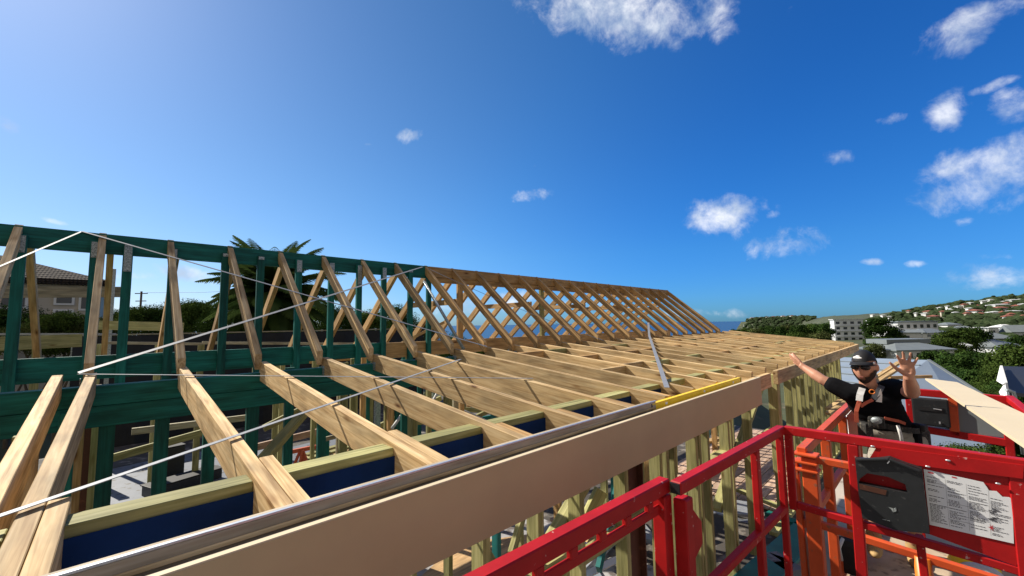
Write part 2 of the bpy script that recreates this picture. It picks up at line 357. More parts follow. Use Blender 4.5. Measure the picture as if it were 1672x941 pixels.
scn.view_settings.exposure = .66
scn.render.engine = 'CYCLES'
scn.cycles.max_bounces = 6; scn.cycles.diffuse_bounces = 3; scn.cycles.glossy_bounces = 2; scn.cycles.transparent_max_bounces = 6
scn.cycles.sample_clamp_indirect = 4
scn.cycles.use_denoising = True

#@@PART2
# ------------------------------------------------------------------ the house frame
X0, S = 1.285, .45
RY, RZ, KY, KZ = 4.85, .80, 3.60, -.20               # ridge and knee of the steep roof (top face of the rafters)
SLOPE = (RZ-KZ)/(RY-.024-KY)
def flatz(y): return -.490+.1026*(y-1.299)           # top of the low pitched rafters
XL, XE, XR = -2.7, 11.25, 10.3                       # left end, far end of the flat roof, far end of the ridge
FLOOR = -2.6

gable = thing('gable_roof_frame', (4, RY, -.4), 'steep timber roof frame of crossing pine rafters under a green and pine ridge beam', 'roof frame')
o = board('ridge_beam', (XL, RY, RZ+.012), (3.10, RY, RZ+.012), .045, .165, 'green', gable, anchor='t'); tag(o, 'dark green ridge beam')
o = board('ridge_beam', (3.102, RY, RZ+.012), (XR, RY, RZ+.012), .045, .14, 'pine_warm', gable, anchor='t'); tag(o, 'bare pine ridge beam')
board('ridge_packer', (3.16, RY+.012, RZ-.131), (XR-.1, RY+.012, RZ-.131), .045, .07, 'pine_warm', gable, anchor='t')
hv = .09*math.sqrt(1+SLOPE*SLOPE)
for i in range(-5, 21):
    x = X0+S*i-.0125+random.uniform(-.008, .008)
    mt = 'pine_warm' if i > 3 else 'pine'
    a = .09*SLOPE
    p1 = Vector((x, KY-.02, KZ-.02*SLOPE)); p0 = Vector((x, RY-.0235, RZ))
    rf = board('rafter', p0, p1, .045, .09, mt, gable, anchor='t', sh0=-a, sh1=-a); rf['label'] = 'pine rafter on the near slope'
    if i < 11:
        board('nail_plate', (x+.025, KY-.0, KZ-.19), (x+.025, KY-.0, KZ-.12), .004, .05, 'plate', rf, up=(0, -1, 0), bev=0)
    xb = x+.052
    bk = board('rafter', (xb, RY+.0235, RZ-.01), (xb, 2*RY-KY+.1, KZ-.1*SLOPE), .045, .09, 'pine_warm', gable, anchor='t', sh0=-a, sh1=-a); bk['label'] = 'pine rafter on the far slope'
for px, py in ((34, 410), (157, 400), (210, 400), (283, 405), (368, 410), (425, 420), (487, 420), (540, 425), (585, 430), (625, 440), (668, 440), (698, 448)):
    x = onY(px, py, RY-.02).x
    low = -.47 if px not in (34, 210, 698) else -.75
    ps = board('post', (x, RY-.048, low), (x, RY-.048, RZ-.06), .064, .04, 'green', gable, up=(0, -1, 0))
    pl = board('nail_plate', (x, RY-.072, RZ-.30+.1*(px % 3)), (x, RY-.072, RZ-.07), .05, .004, 'plate', ps, up=(0, -1, 0), bev=0)
o = board('tie_beam', (XL, RY-.005, -.20), (2.45, RY-.005, -.20), .045, .165, 'green', gable, anchor='t'); tag(o, 'green tie beam below the ridge')
o = board('tie_beam', (2.452, RY-.005, -.205), (XR, RY-.005, -.205), .045, .19, 'pine_warm', gable, anchor='t'); tag(o, 'pine tie beam below the ridge')
o = board('tie_beam', (2.0, 2*RY-KY+.02, -.30), (XE, 2*RY-KY+.02, -.30), .09, .19, 'pine_warm', gable, anchor='t')
o = board('tie_beam', (XL, 2*RY-KY+.02, -.30), (1.998, 2*RY-KY+.02, -.30), .09, .19, 'green', gable, anchor='t')
for i in (4, 7, 10, 13, 16):
    x = X0+S*i+.038
    board('collar_tie', (x+.03, RY-.62, .30), (x+.03, RY+.62, .30), .035, .07, 'pine_warm', gable)
for i in (5, 9):
    board('post', (X0+S*i+.15, RY+.05, -.3), (X0+S*i+.15, RY+.05, RZ-.1), .045, .09, 'treated' if i == 9 else 'pine_warm', gable, up=(1, 0, 0))
board('brace', (2.9, 5.5, -.32), (3.55, 5.1, .05), .03, .04, 'pine', gable)

flat = thing('low_pitch_roof_frame', (4, 2.5, -.7), 'low pitched pine rafters running from the brown fascia up to the green beam', 'roof frame')
o = board('knee_beam', (XL, 3.66, -.335), (3.0, 3.66, -.335), .088, .12, 'green', flat, anchor='t'); tag(o, 'upper green knee beam')
o = board('knee_beam', (XL, 3.662, -.458), (3.0, 3.662, -.458), .088, .125, 'green', flat, anchor='t'); tag(o, 'lower green knee beam')
o = board('knee_beam', (3.002, 3.66, -.34), (XE, 3.66, -.34), .088, .22, 'pine_warm', flat, anchor='t'); tag(o, 'pine knee beam')
xs = []
for i in list(range(-5, 23)):
    x = X0+S*i+.032+random.uniform(-.006, .006)+{-3: -.10, -2: -.042}.get(i, 0); xs.append(x); xk = x+(.07 if i == -3 else 0)
    if x > XE: break
    y1 = 3.64 if i < 5 else 3.72
    j = random.uniform(-.003, .003)
    rf = board('rafter', (x, 1.299, flatz(1.299)+j), (xk, y1, flatz(y1)+j), .045, .14, 'pine', flat, anchor='t')
    if i in (-4, -3, -2, -1):
        board('doubler', (x+.047, 1.300, flatz(1.300)-.002), (x+.047+(xk-x)*.17, 1.70, flatz(1.70)-.002), .044, .139, 'pine', rf, anchor='t')
    if i in (0, 1, 2, 3):
        board('doubler', (x+.047, 1.300, flatz(1.300)-.002), (x+.047, 1.56, flatz(1.56)-.002), .044, .139, 'pine_warm', rf, anchor='t', sh1=-.09)
    if i < 8:
        board('nail_plate', (x+.024, y1-.05, flatz(y1)-.12), (x+.024, y1-.05, flatz(y1)-.03), .06, .004, 'plate', rf, up=(1, 0, 0), bev=0)
xe = X0+S*-3+.032-.17
board('rafter', (xe, 1.292, flatz(1.292)), (xe, 3.62, flatz(3.62)), .045, .14, 'pine', flat, anchor='t')
board('strut', (xe-.02, 2.2, -1.6), (xe-.02, 2.9, -.44), .045, .09, 'pine_warm', flat)
xs = [x for x in xs if x < XE]
for a, b in zip(xs[:-1], xs[1:]):
    dbl = .047 if a < X0+S*3.3 else 0
    bl = board('blocking', (a+.0235+(.047 if dbl and a < X0-.3 else 0), 1.60, -.482), (b-.0235, 1.60, -.482), .09, .045, 'treated', flat, anchor='t')
for k, (a, b) in enumerate(zip(xs[10:-1], xs[11:])):      # a second, staggered row of blocking further up
    if k % 3 != 1:
        board('blocking', (a+.0235, 2.75+.05*(k % 2), flatz(2.75)-.012), (b-.0235, 2.75+.05*(k % 2), flatz(2.75)-.012), .045, .09, 'pine_warm', flat, anchor='t')
rb2 = random.Random(9)
for k, (a, b) in enumerate(zip(xs[9:-1], xs[10:])):
    for y in (2.15, 3.15):
        if rb2.random() < .6:
            y_ = y+rb2.uniform(-.06, .06); board('blocking', (a+.0235, y_, flatz(y_)-.004), (b-.0235, y_, flatz(y_)-.004), .045, .09, rb2.choice(('pine', 'pine_warm', 'treated')), flat, anchor='t')
# fascia: a brown faced board, a taller timber behind it with a steel capping strip, and the bare inner fascia further along
fas = board('fascia_board', (-2.4, 1.201, -.521), (4.32, 1.201, -.521), .022, .243, 'fascia', flat, anchor='t', bev=.0015)
tag(fas, 'wide brown faced fascia board')
board('fascia_edge', (-2.4, 1.201, -.5175), (4.319, 1.201, -.5175), .0215, .004, 'cream', fas, anchor='t', bev=0)
inn = board('inner_fascia', (-2.4, 1.2745, -.487), (2.43, 1.2745, -.487), .044, .17, 'shaded_board', flat, anchor='t'); tag(inn, 'shaded grey upstand timber behind the fascia')
board('trim_batten', (-2.4, 1.2475, -.512), (2.40, 1.2475, -.512), .008, .012, 'pine', inn, anchor='t')
board('capping_strip', (-2.4, 1.258, -.480), (2.44, 1.258, -.480), .013, .006, 'galv', inn, anchor='t', bev=.001)
board('inner_fascia', (2.434, 1.2745, -.540), (4.9, 1.2745, -.540), .044, .14, 'pine', flat, anchor='t')
i2 = board('inner_fascia', (5.05, 1.25, -.528), (8.1, 1.25, -.528), .044, .14, 'pine', flat, anchor='t')
board('inner_fascia', (8.103, 1.25, -.528), (XE+.02, 1.25, -.528), .044, .14, 'pine', flat, anchor='t')
board('end_rafter', (XE+.043, 1.228, -.53), (XE+.043, 3.75, flatz(3.75)), .044, .14, 'pine', flat, anchor='t')
o = MB(); o.poly([(-2.4, 1.546, -.512), (3.3, 1.546, -.512), (3.3, 1.546, -.95), (-2.4, 1.546, -.95)], .003, (0, 1, 0)); o.build('building_wrap', 'wrap', flat)

# outer wall below the low roof
wall = thing('stud_wall_frame', (6, 1.6, FLOOR), 'pale green treated pine stud wall standing below the fascia', 'wall frame')
def stud(x, w=.045, d=.09, y=1.6, z0=FLOOR+.045, z1=-.617, mat='treated'): return board('stud', (x, y, z0), (x, y, z1), w, d, mat, wall, up=(0, -1, 0))
board('top_plate', (-2.4, 1.6, -.5725), (XE, 1.6, -.5725), .09, .043, 'treated', wall, anchor='t')
board('bottom_plate', (.4, 1.6, FLOOR+.045), (4.6, 1.6, FLOOR+.045), .09, .045, 'treated', wall, anchor='t')
board('bottom_plate', (5.9, 1.6, FLOOR+.045), (XE, 1.6, FLOOR+.045), .09, .045, 'treated', wall, anchor='t')
sx = [-1.6, -1.0, -.4, .2, .8, 1.32, 1.70, 2.06, 2.56, 3.06, 3.17, 3.30, 3.72, 3.79, 3.98, 4.50, 4.58, 5.2, 6.32, 6.45]
x = 7.05
while x < XE: sx.append(x); x += .26
sx.append(XE-.03)
for x in sx: stud(x)
stud(5.15, .09, .09, 1.30, -1.6, -.58)               # corner prop under the far fascia
for a, b in zip(sx[:-1], sx[1:]):                    # nogs
    if b-a > .18:
        for z in ((-1.95,) if a > 6.3 else (-1.42+.06*((a*7) % 2),)):
            board('nog', (a+.0235, 1.6, z), (b-.0235, 1.6, z), .088, .045, 'treated', wall)
for p0, p1 in (((1.25, 1.70, -1.75), (2.75, 1.70, -.72)), ((4.5, 1.72, -1.9), (6.4, 1.72, -.75)), ((2.1, 1.95, -1.9), (2.5, 1.72, -1.15))):
    board('brace', p0, p1, .045, .09, 'treated', wall, up=(0, -1, 0) if p0[1] == p1[1] else (0, 0, 1))
col = thing('steel_column', (2.70, 1.62, FLOOR), 'dark rust brown steel column standing among the pale studs', 'column')
cm = MB(); cm.bar((2.70, 1.62, FLOOR), (2.70, 1.62, -.62), .20, .012, (0, -1, 0)); cm.build('web', 'rust', col)
for s in (-1, 1):
    cm = MB(); cm.bar((2.70+s*.106, 1.62, FLOOR), (2.70+s*.106, 1.62, -.62), .012, .10, (0, -1, 0)); cm.build('flange', 'rust', col)

# interior posts, rails and braces seen between the rafters
inner = thing('inner_wall_frame', (1, 5, FLOOR), 'green and pale posts standing in the shade under the green beam', 'wall frame')
for px, py, Y, w, mt in ((172, 740, 3.66, .075, 'green'), (262, 740, 3.66, .075, 'green'), (340, 740, 3.9, .075, 'green'), (411, 700, 3.66, .08, 'green'), (470, 720, 4.4, .08, 'green'), (525, 690, 4.2, .075, 'green'),
                         (616, 680, 4.6, .06, 'plate'), (660, 690, 4.3, .08, 'green'), (700, 680, 5.2, .07, 'treated'), (125, 760, 4.0, .05, 'pine_warm'), (141, 760, 4.2, .10, 'rust'), (153, 760, 4.0, .045, 'treated'),
                         (48, 780, 3.2, .05, 'pine_warm'), (30, 800, 2.9, .06, 'treated'), (575, 700, 5.0, .06, 'treated'), (592, 690, 5.6, .07, 'pine_warm'), (745, 660, 5.6, .06, 'treated'), (105, 760, 3.5, .07, 'green'), (630, 700, 5.4, .05, 'treated')):
    p = onY(px, py, Y); top = -.46 if Y < 3.9 else -.38
    board('post', (p.x, Y, FLOOR), (p.x, Y, top), w, .045, mt, inner, up=(0, -1, 0))
for a, b, Y, h, mt in (((155, 756), (347, 702), 7.0, .09, 'treated'), ((215, 585+120), (420, 680), 6.2, .07, 'treated_grey'), ((100, 700), (110, 690), 5.0, .12, 'treated_grey'), ((400, 735), (520, 705), 6.5, .09, 'deck'), ((560, 700), (690, 690), 7.0, .07, 'treated')):
    board('rail', onY(*a, Y), onY(*b, Y), .045, h, mt, inner)
board('brace', onY(428, 752, 3.1), onY(502, 668, 3.5), .07, .045, 'treated', inner)
board('brace', onY(640, 720, 5.2), onY(700, 640, 5.4), .07, .045, 'treated', inner)
bw = thing('rear_wall_frame', (0, 9, FLOOR), 'long pale green timber rails behind the steep rafters, in front of the hedge', 'wall frame')
for a, b, Y, h, mt in (((-60, 564), (134, 556), 9.0, .19, 'treated'), ((155, 531), (300, 534), 9.6, .15, 'treated'), ((-60, 546), (190, 546), 9.3, .03, 'strap'), ((170, 560), (330, 562), 8.6, .04, 'treated_grey'), ((330, 560), (620, 562), 8.9, .05, 'treated_grey')):
    board('rail', onY(*a, Y), onY(*b, Y), .045, h, mt, bw)
for px in (-20, 60, 160, 260, 330, 420, 520, 610):
    p = onY(px, 560, 9.0); board('post', (p.x, 9.08, FLOOR), (p.x, 9.08, p.z-.02), .09, .045, 'treated', bw, up=(0, -1, 0))

rq = random.Random(17)
for k in range(26):
    px = rq.uniform(425, 830); Y = rq.uniform(4.6, 9.5); p = onY(px, 660, Y); mt = rq.choice(('green', 'treated', 'treated', 'pine_warm', 'treated_grey', 'green'))
    if p.x < XE: board('post', (p.x, Y, FLOOR), (p.x, Y, -.40-rq.random()*.3), rq.choice((.045, .07, .09)), .045, mt, inner, up=(0, -1, 0))
for a, b, Y, h, mt in (((430, 700), (520, 655), 6.5, .09, 'treated'), ((520, 720), (640, 690), 7.5, .07, 'treated_grey'), ((640, 660), (800, 672), 6.8, .09, 'treated'), ((600, 705), (720, 650), 5.8, .07, 'treated'), ((760, 690), (860, 640), 5.4, .07, 'treated'), ((150, 690), (420, 640), 8.2, .05, 'strap'), ((700, 700), (900, 665), 6.0, .09, 'green')):
    board('rail', onY(*a, Y), onY(*b, Y), .045, h, mt, inner)
second = thing('inner_stud_frame', (5, 3.3, FLOOR), 'second row of pale and teal timbers seen through the stud wall', 'wall frame')
for k in range(19):
    x = 1.9+.47*k; board('stud', (x, 3.2+.15*(k % 2), FLOOR), (x, 3.2+.15*(k % 2), -.62), .045, .09, ('treated', 'treated', 'teal', 'treated', 'pine_warm')[k % 5], second, up=(0, -1, 0))
    if k % 2 == 0: board('nog', (x+.0235, 3.25, -1.3-.2*(k % 3)), (x+.446, 3.25, -1.3-.2*(k % 3)), .088, .045, 'treated', second)
for p0, p1_, mt in (((2.2, 2.6, -2.4), (3.6, 3.1, -1.0), 'treated'), ((3.4, 2.4, -2.3), (5.0, 2.9, -1.2), 'teal'), ((4.6, 2.2, -2.5), (6.2, 2.5, -1.1), 'treated'), ((5.4, 2.0, -1.0), (6.6, 2.3, -2.4), 'treated'), ((6.0, 2.6, -2.5), (7.6, 2.8, -1.3), 'teal'), ((1.6, 2.3, -1.1), (2.7, 2.8, -2.4), 'treated')):
    board('brace', p0, p1_, .045, .09, mt, second)
# floors of the building and the ground are laid further down; loose things on the roof follow
def strap(name, pts, label, w=.023, group=None):
    """steel bracing strap: a thin ribbon drawn over the timbers, twisted a little"""
    mb = MB(); prev = None
    for k, p in enumerate(pts): pts[k] = Vector(p)
    ring = []
    for k, p in enumerate(pts):
        t = (pts[min(k+1, len(pts)-1)]-pts[max(k-1, 0)]).normalized()
        n = Vector((0, -.45, 1)) if name != 'flat' else Vector((0, 0, 1))
        sd = t.cross(n).normalized()*w/2; nn = sd.cross(t).normalized()*.0012
        ring.append([mb.bm.verts.new(p+sd+nn), mb.bm.verts.new(p-sd+nn), mb.bm.verts.new(p-sd-nn), mb.bm.verts.new(p+sd-nn)])
    for r0, r1 in zip(ring[:-1], ring[1:]):
        for q in range(4): mb.bm.faces.new((r0[q], r0[(q+1) % 4], r1[(q+1) % 4], r1[q]))
    mb.bm.faces.new(ring[0][::-1]); mb.bm.faces.new(ring[-1])
    o = mb.build('bracing_strap', 'strap'); return tag(o, label, 'metal strap', group)
def on_steep(px, py, off=.012):                     # where the measured ray meets the top plane of the steep near slope
    d = ray(px, py); n = Vector((0, -SLOPE, 1)); q = Vector((0, RY-.024, RZ+off)); return d*(q.dot(n)/d.dot(n))
def on_flat(px, py, off=.010):
    d = ray(px, py); n = Vector((0, -.1026, 1)); q = Vector((0, 1.299, -.490+off)); return d*(q.dot(n)/d.dot(n))
def seg(a, b, k=14, sag=0):
    return [a.lerp(b, i/k)-Vector((0, 0, sag*4*(i/k)*(1-i/k))) for i in range(k+1)]
G = 'steel bracing straps across the roof'
strap('steep', seg(on_steep(134, 378), on_steep(795, 566), 20), 'steel strap sloping down from the green ridge over the steep rafters to the pine beam', group=G)
strap('steep', seg(on_steep(690, 436), on_steep(128, 609), 20), 'steel strap rising over the steep rafters to where the ridge changes from green to pine', group=G)
strap('steep', seg(on_steep(134, 378), on_steep(-40, 452)), 'short steel strap running from the top of the green ridge off past the house roof', w=.014, group=G)
strap('steep', seg(on_steep(700, 439), on_steep(985, 556), 14, .04), 'thin dull steel strap sagging over the pine part of the steep rafters', w=.016, group=G)
strap('flat', seg(on_flat(128, 611), on_flat(870, 618), 20, .0), 'steel strap lying across the low rafters nearly level in front of the green beam', group=G)
strap('flat', seg(on_flat(-40, 856), on_flat(752, 587), 20), 'long bright steel strap crossing the nearest low rafters diagonally', group=G)
strap('flat', seg(on_flat(1089, 633), on_flat(1060, 548, .03), 8)+[on_steep(1058.5, 527, .02)], 'narrow steel strap in the middle of the low roof ending beside the yellow level', w=.036, group=G)
# aluminium prop leaning in the steep roof
mb = MB(); mb.tube([onY(692, 460, 4.55), onY(757, 570, 3.78)], .018, 12); tag(mb.build('metal_prop', 'plate'), 'bare metal tube leaning against the last green post', 'metal tube')
# yellow level on the fascia
lv = thing('spirit_level', (3.15, 1.25, -.53), 'long yellow spirit level lying along the top of the brown fascia', 'spirit level')
a, b = Vector((2.38, 1.265, -.515)), Vector((3.99, 1.265, -.515))
mb = MB(); q, ln = frame(a, b)
for z in (-.018, .018): mb.bar(a+Vector((0, 0, z)), b+Vector((0, 0, z)), .026, .008)
mb.bar(a, b, .022, .034); mb.build('bar', 'yellow', lv)
for e in (a, b):
    mb = MB(); mb.box(e, (.014, .028, .046), bev=.003); mb.build('end_cap', 'black_plastic', lv)
for t in (.12, .5, .88):
    mb = MB(); mb.box(a.lerp(b, t), (.03, .026, .016), bev=.003); mb.build('vial', 'white', lv)
M['dusty_deck'] = paint('dusty_plywood', (.44, .34, .24), .85, .3, 3, dirt=(.2, .15, .1), dirt_pos=(.55, .66))
M['boot'] = paint('tan_boot', (.42, .27, .11), .8, .2, 12, dirt=(.25, .2, .15), dirt_pos=(.58, .68))
M['lipcol'] = paint('lips', (.30, .10, .08), .5, .1, 20)
M['shirt_grey'] = paint('charcoal_webbing', (.05, .05, .055), .7, .2, 20)
# ------------------------------------------------------------------ the two lift platforms
def V3(*a): return Vector(a)
ZR = -.605
lift = thing('lift_platform', (2.1, .2, -1.75), 'red railed lift platform closest to the camera with a black document box', 'lift platform', 'lift platforms')
def rb(name, p0, p1, w=.042, h=.042, mat='red', par=None, up=(0, 0, 1)): return board(name, p0, p1, w, h, mat, par or lift, up=up, bev=.004)
P = lambda x, z=ZR: V3(x, .72-(x-1.49)*.0496, z)      # along the side rail
Q = lambda x, z=ZR: V3(x, .805-(x-.45)*.037, z)
rb('top_rail', Q(.2), Q(1.525), .045, .05)
rb('perforated_rail', Q(.2, ZR-.075), Q(1.49, ZR-.075), .012, .036)
for k in range(7):
    x = .55+.14*k; rb('spacer', Q(x, ZR-.048), Q(x+.035, ZR-.048), .02, .036)
rb('post', Q(1.50, ZR-.03), Q(1.50, -1.75), .055, .05, up=(0, -1, 0))
rb('post', P(1.565, ZR-.045), P(1.565, -1.75), .06, .05, up=(0, -1, 0))
mb = MB(); mb.poly([P(1.60, -.70)+V3(0, -.02, 0), P(1.66, -.76)+V3(0, -.02, 0), P(1.66, -.84)+V3(0, -.02, 0), P(1.60, -.87)+V3(0, -.02, 0), P(1.56, -.87)+V3(0, -.02, 0), P(1.56, -.70)+V3(0, -.02, 0)], .006, (0, 1, 0)); mb.build('gate_plate', 'red', lift)
rb('top_rail', P(1.515), P(2.705), .042, .046)
mb = MB(); mb.box(P(1.512, ZR), (.01, .034, .036)); mb.build('end_plug', 'black', lift)
rb('mid_rail', P(1.6, -1.03), P(2.68, -1.01), .034, .036)
rb('post', P(2.30, ZR-.023), P(2.30, -1.75), .05, .03, up=(0, -1, 0))
rb('post', P(2.665, ZR-.023), P(2.665, -1.75), .042, .03, up=(0, -1, 0))
XF = 2.71
rb('post', (XF, .628, ZR), (XF, .628, -1.02), .036, .036, up=(0, -1, 0))
rb('top_rail', (XF, .645, ZR+.001), (XF, -.75, ZR+.004), .042, .044)
rb('mid_rail', (XF, .61, -.992), (XF, -.75, -1.06), .034, .034)
rb('post', (XF-.004, .352, ZR-.02), (XF-.004, .365, -1.75), .044, .036, up=(-1, 0, 0))
rb('post', (XF-.004, -.168, ZR-.02), (XF-.004, -.160, -1.75), .044, .036, up=(-1, 0, 0))
rb('post', (XF+.03, .142, -1.0), (XF+.03, .125, -1.75), .03, .03, up=(-1, 0, 0))
rb('post', (XF, -.72, ZR-.02), (XF, -.72, -1.75), .044, .036, up=(-1, 0, 0))
rb('mid_rail', (.3, .80, -1.03), (1.5, .765, -1.03), .034, .036)
mb = MB(); mb.box((1.35, .08, -1.765), (2.7, 1.45, .03)); mb.build('deck', 'concrete', lift)
def hole_poly(outer, holes, thick, n):
    """flat outline with openings, given a thickness"""
    bm = bmesh.new(); ed = []
    for lp in [outer]+holes:
        vs = [bm.verts.new(p) for p in lp]
        ed += [bm.edges.new((vs[i], vs[(i+1) % len(vs)])) for i in range(len(vs))]
    bmesh.ops.triangle_fill(bm, use_beauty=True, edges=ed)
    r = bmesh.ops.extrude_face_region(bm, geom=bm.faces[:])
    bmesh.ops.translate(bm, vec=Vector(n)*thick, verts=[v for v in r['geom'] if isinstance(v, bmesh.types.BMVert)])
    mb = MB(); mb.add(bm, Matrix()); return mb
XP = 2.695
pan = MB(); pan.poly([onX(*q, XP) for q in ((1432, 729), (1670, 762), (1660, 925), (1519, 873), (1406, 846), (1400, 780))], .004, (1, 0, 0)); pan = pan.build('panel', 'red', lift)
mb = MB(); mb.poly([onX(*q, XP-.012) for q in ((1440, 730), (1672, 760), (1670, 782), (1432, 752))], .012, (1, 0, 0)); mb.build('folded_lip', 'red', lift)
for q in ((1425, 729), (1515, 762), (1630, 790), (1548, 752)):
    p = onX(*q, XP-.014); mb = MB(); mb.ball(p, (.004, .009, .004), sub=2); mb.build('screw', 'galv', pan)
bx = hole_poly([onX(*q, XP-.045) for q in ((1396, 749), (1420, 751), (1452, 747), (1478, 757), (1505, 766), (1509, 800), (1518, 872), (1462, 866), (1408, 846), (1401, 800))],
               [[onX(*q, XP-.045) for q in ((1416, 773), (1450, 779), (1478, 791), (1482, 806), (1440, 797), (1402, 789), (1404, 782))]], .04, (1, 0, 0))
bx = bx.build('document_box', 'black_plastic', lift)
mb = MB(); mb.bar(onX(1398, 751, XP-.052), onX(1452, 750, XP-.052), .016, .012, bev=.004); mb.bar(onX(1452, 750, XP-.052), onX(1503, 770, XP-.052), .016, .012, bev=.004); mb.build('lid_lip', 'black_plastic', bx)
mb = MB(); mb.poly([onX(*q, XP-.047) for q in ((1402, 790), (1448, 801), (1446, 809), (1404, 799))], .002, (1, 0, 0)); mb.build('recess', 'rust', bx)
mb = MB()
mb.poly([onX(*q, XP-.047) for q in ((1450, 828), (1459, 831), (1463, 829), (1464, 835), (1458, 837), (1456, 833))], .002, (1, 0, 0)); mb.build('embossed_mark', 'plate', bx)
mb = MB(); mb.bar(onX(1441, 848, XP-.047), onX(1453, 851, XP-.047), .002, .002, bev=0); mb.build('handle_mark', 'plate', bx)
mb = MB(); mb.bar(onX(1449, 757, XP-.056), onX(1453, 752, XP-.056), .004, .004, bev=0); mb.build('clip', 'galv', bx)
# instruction sheet with its print
c00, c10, c11, c01 = [onX(*q, XP-.004) for q in ((1508, 766), (1652, 798), (1655.5, 888), (1518, 857))]
def uv(u, v, d=0): return (c00*(1-u)*(1-v)+c10*u*(1-v)+c11*u*v+c01*(1-u)*v)+V3(-d, 0, 0)
sh = MB(); sh.poly([uv(0, 0), uv(.70, .0), uv(.76, .13), uv(.84, .11), uv(.90, .19), uv(.97, .17), uv(1, .19), uv(1, 1), uv(0, 1)], .0012, (1, 0, 0)); sh = sh.build('instruction_sheet', 'paper', lift)
ink = MB(); rnd = random.Random(3)
def dash(mb, u0, v, u1, th=.006):
    mb.poly([uv(u0, v-th, .0006), uv(u1, v-th, .0006), uv(u1, v+th, .0006), uv(u0, v+th, .0006)])
for colm in range(4):
    v = .12
    while v < .95:
        u = .03+colm*.245
        if rnd.random() < .82 and not (colm == 3 and v < .25):
            ue = u+rnd.uniform(.09, .215)
            while u < ue:
                l = rnd.uniform(.012, .05); dash(ink, u, v, min(u+l, ue), .0055); u += l+.008
        v += .024 if rnd.random() < .8 else .05
    if colm: ink.poly([uv(colm*.245+.012, .1, .0006), uv(colm*.245+.0145, .1, .0006), uv(colm*.245+.0145, .95, .0006), uv(colm*.245+.012, .95, .0006)])
for k in range(7):
    v = .2+.1*k; dash(ink, .03+.245*(k % 4), v+.012, .25+.245*(k % 3), .0022)
for k in range(16):
    a = k*.7; dash(ink, .78+.03*math.cos(a)*(k % 4), .45+.014*k, .82+.03*math.sin(a)*(k % 3), .006)
ink.build('print', 'ink', sh)
for a, v, b in ((.05, .04, .12), (.34, .03, .40)):
    rk = MB(); dash(rk, a, v, b, .012); rk.build('red_mark', 'redink', sh)
rk = MB(); star = []
for k in range(12):
    a = k*math.pi/6; q_ = 1 if k % 2 == 0 else .3; star.append(uv(.76+.04*q_*math.cos(a), .80+.07*q_*math.sin(a), .0007))
rk.poly(star); rk.build('red_emblem', 'redink', sh)

ol = thing('lift_platform', (4.1, .15, -1.97), 'orange railed lift platform carrying the waving man', 'lift platform', 'lift platforms')
ZO = -.80
def ob(name, p0, p1, w=.05, h=.05, mat='orange', up=(0, 0, 1)): return board(name, p0, p1, w, h, mat, ol, up=up, bev=.005)
XN, XO = 3.06, 5.25
ob('top_rail', (XN, .648, ZO), (XO, .648, ZO), .05, .055)
ob('post', (XN+.01, .61, ZO-.02), (XN+.01, .61, -1.97), .075, .075, up=(-1, 0, 0))
ob('post', (XN+.02, .688, ZO-.05), (XN+.02, .67, -1.97), .035, .05, up=(-1, 0, 0))
mb = MB()
for z in (ZO-.01, ZO-.055, ZO-.10): mb.box((XN+.01, .625, z), (.10, .12, .016), bev=.006)
mb.build('corner_cap', 'orange', ol)
ob('mid_rail', (XN, .648, -1.22), (XO, .648, -1.22), .04, .05)
ob('toe_board', (XN, .65, -1.88), (XO, .65, -1.88), .012, .15)
for x in (3.75, 4.5, XO-.02): ob('post', (x, .64, ZO-.02), (x, .64, -1.97), .055, .06, up=(-1, 0, 0))
mb = MB(); mb.poly([V3(4.62, .62, ZO-.03), V3(5.2, .62, ZO-.03), V3(5.2, .62, -1.35), V3(4.72, .62, -1.35)], .006, (0, 1, 0)); mb.build('side_plate', 'orange', ol)
ob('end_rail', (XN, .60, ZO-.03), (XN, -.55, ZO-.03), .035, .04)
ob('end_rail', (XN, .60, -1.20), (XN, -.55, -1.26), .035, .04)
mb = MB(); mb.tube([(XN+.0, .155, -1.22), (XN+.02, .15, -1.97)], .035, 14); mb.build('tube_post', 'orange_tube', ol)
ob('post', (XN, -.53, ZO), (XN, -.53, -1.97), .05, .05, up=(-1, 0, 0))
ob('side_rail', (XN, -.53, ZO), (XO, -.34, -.66), .05, .05, mat='red')
mb = MB(); mb.box(((XN+XO)/2, .06, -1.985), (XO-XN+.1, 1.25, .03)); mb.build('deck', 'dusty_deck', ol)
# its far end: red frame with a black box and a grey sheet
Xb = 5.22
ob('back_rail', (Xb, .62, -.655), (Xb, -.335, -.668), .05, .06, mat='red')
ob('back_rail', (Xb, .62, -.955), (Xb, -.335, -1.01), .05, .06, mat='red')
for y0, y1, w in ((.25, .255, .05), (-.02, -.012, .06), (-.31, -.31, .05)): ob('back_post', (Xb-.01, y0, -.68), (Xb-.01, y1, -1.97 if w == .05 else -1.0), w, .03, mat='red' if w == .05 else 'orange', up=(-1, 0, 0))
mb = MB(); mb.box((Xb-.03, .12, -.82), (.05, .23, .235), bev=.012); db = mb.build('document_box', 'black_plastic', ol)
mb = MB(); mb.box((Xb-.058, .12, -.79), (.004, .15, .035)); mb.build('recess', 'black', db)
mb = MB(); mb.bar((Xb-.062, .10, -.785), (Xb-.062, .05, -.79), .006, .008); mb.build('clip', 'galv', db)
mb = MB(); mb.bar((Xb-.062, .075, -.90), (Xb-.062, .065, -.90), .006, .02); mb.build('sticker', 'galv', db)
mb = MB(); mb.box((Xb-.005, -.175, -.83), (.006, .27, .28)); bs = mb.build('backing_sheet', 'roof_grey', ol)
mb = MB()
for k in range(14):
    y = -.06-.016*k; mb.box((Xb-.009, y-.03, -.74-.011*k), (.001, .03+.02*(k % 3), .004))
mb.build('print', 'ink', bs)
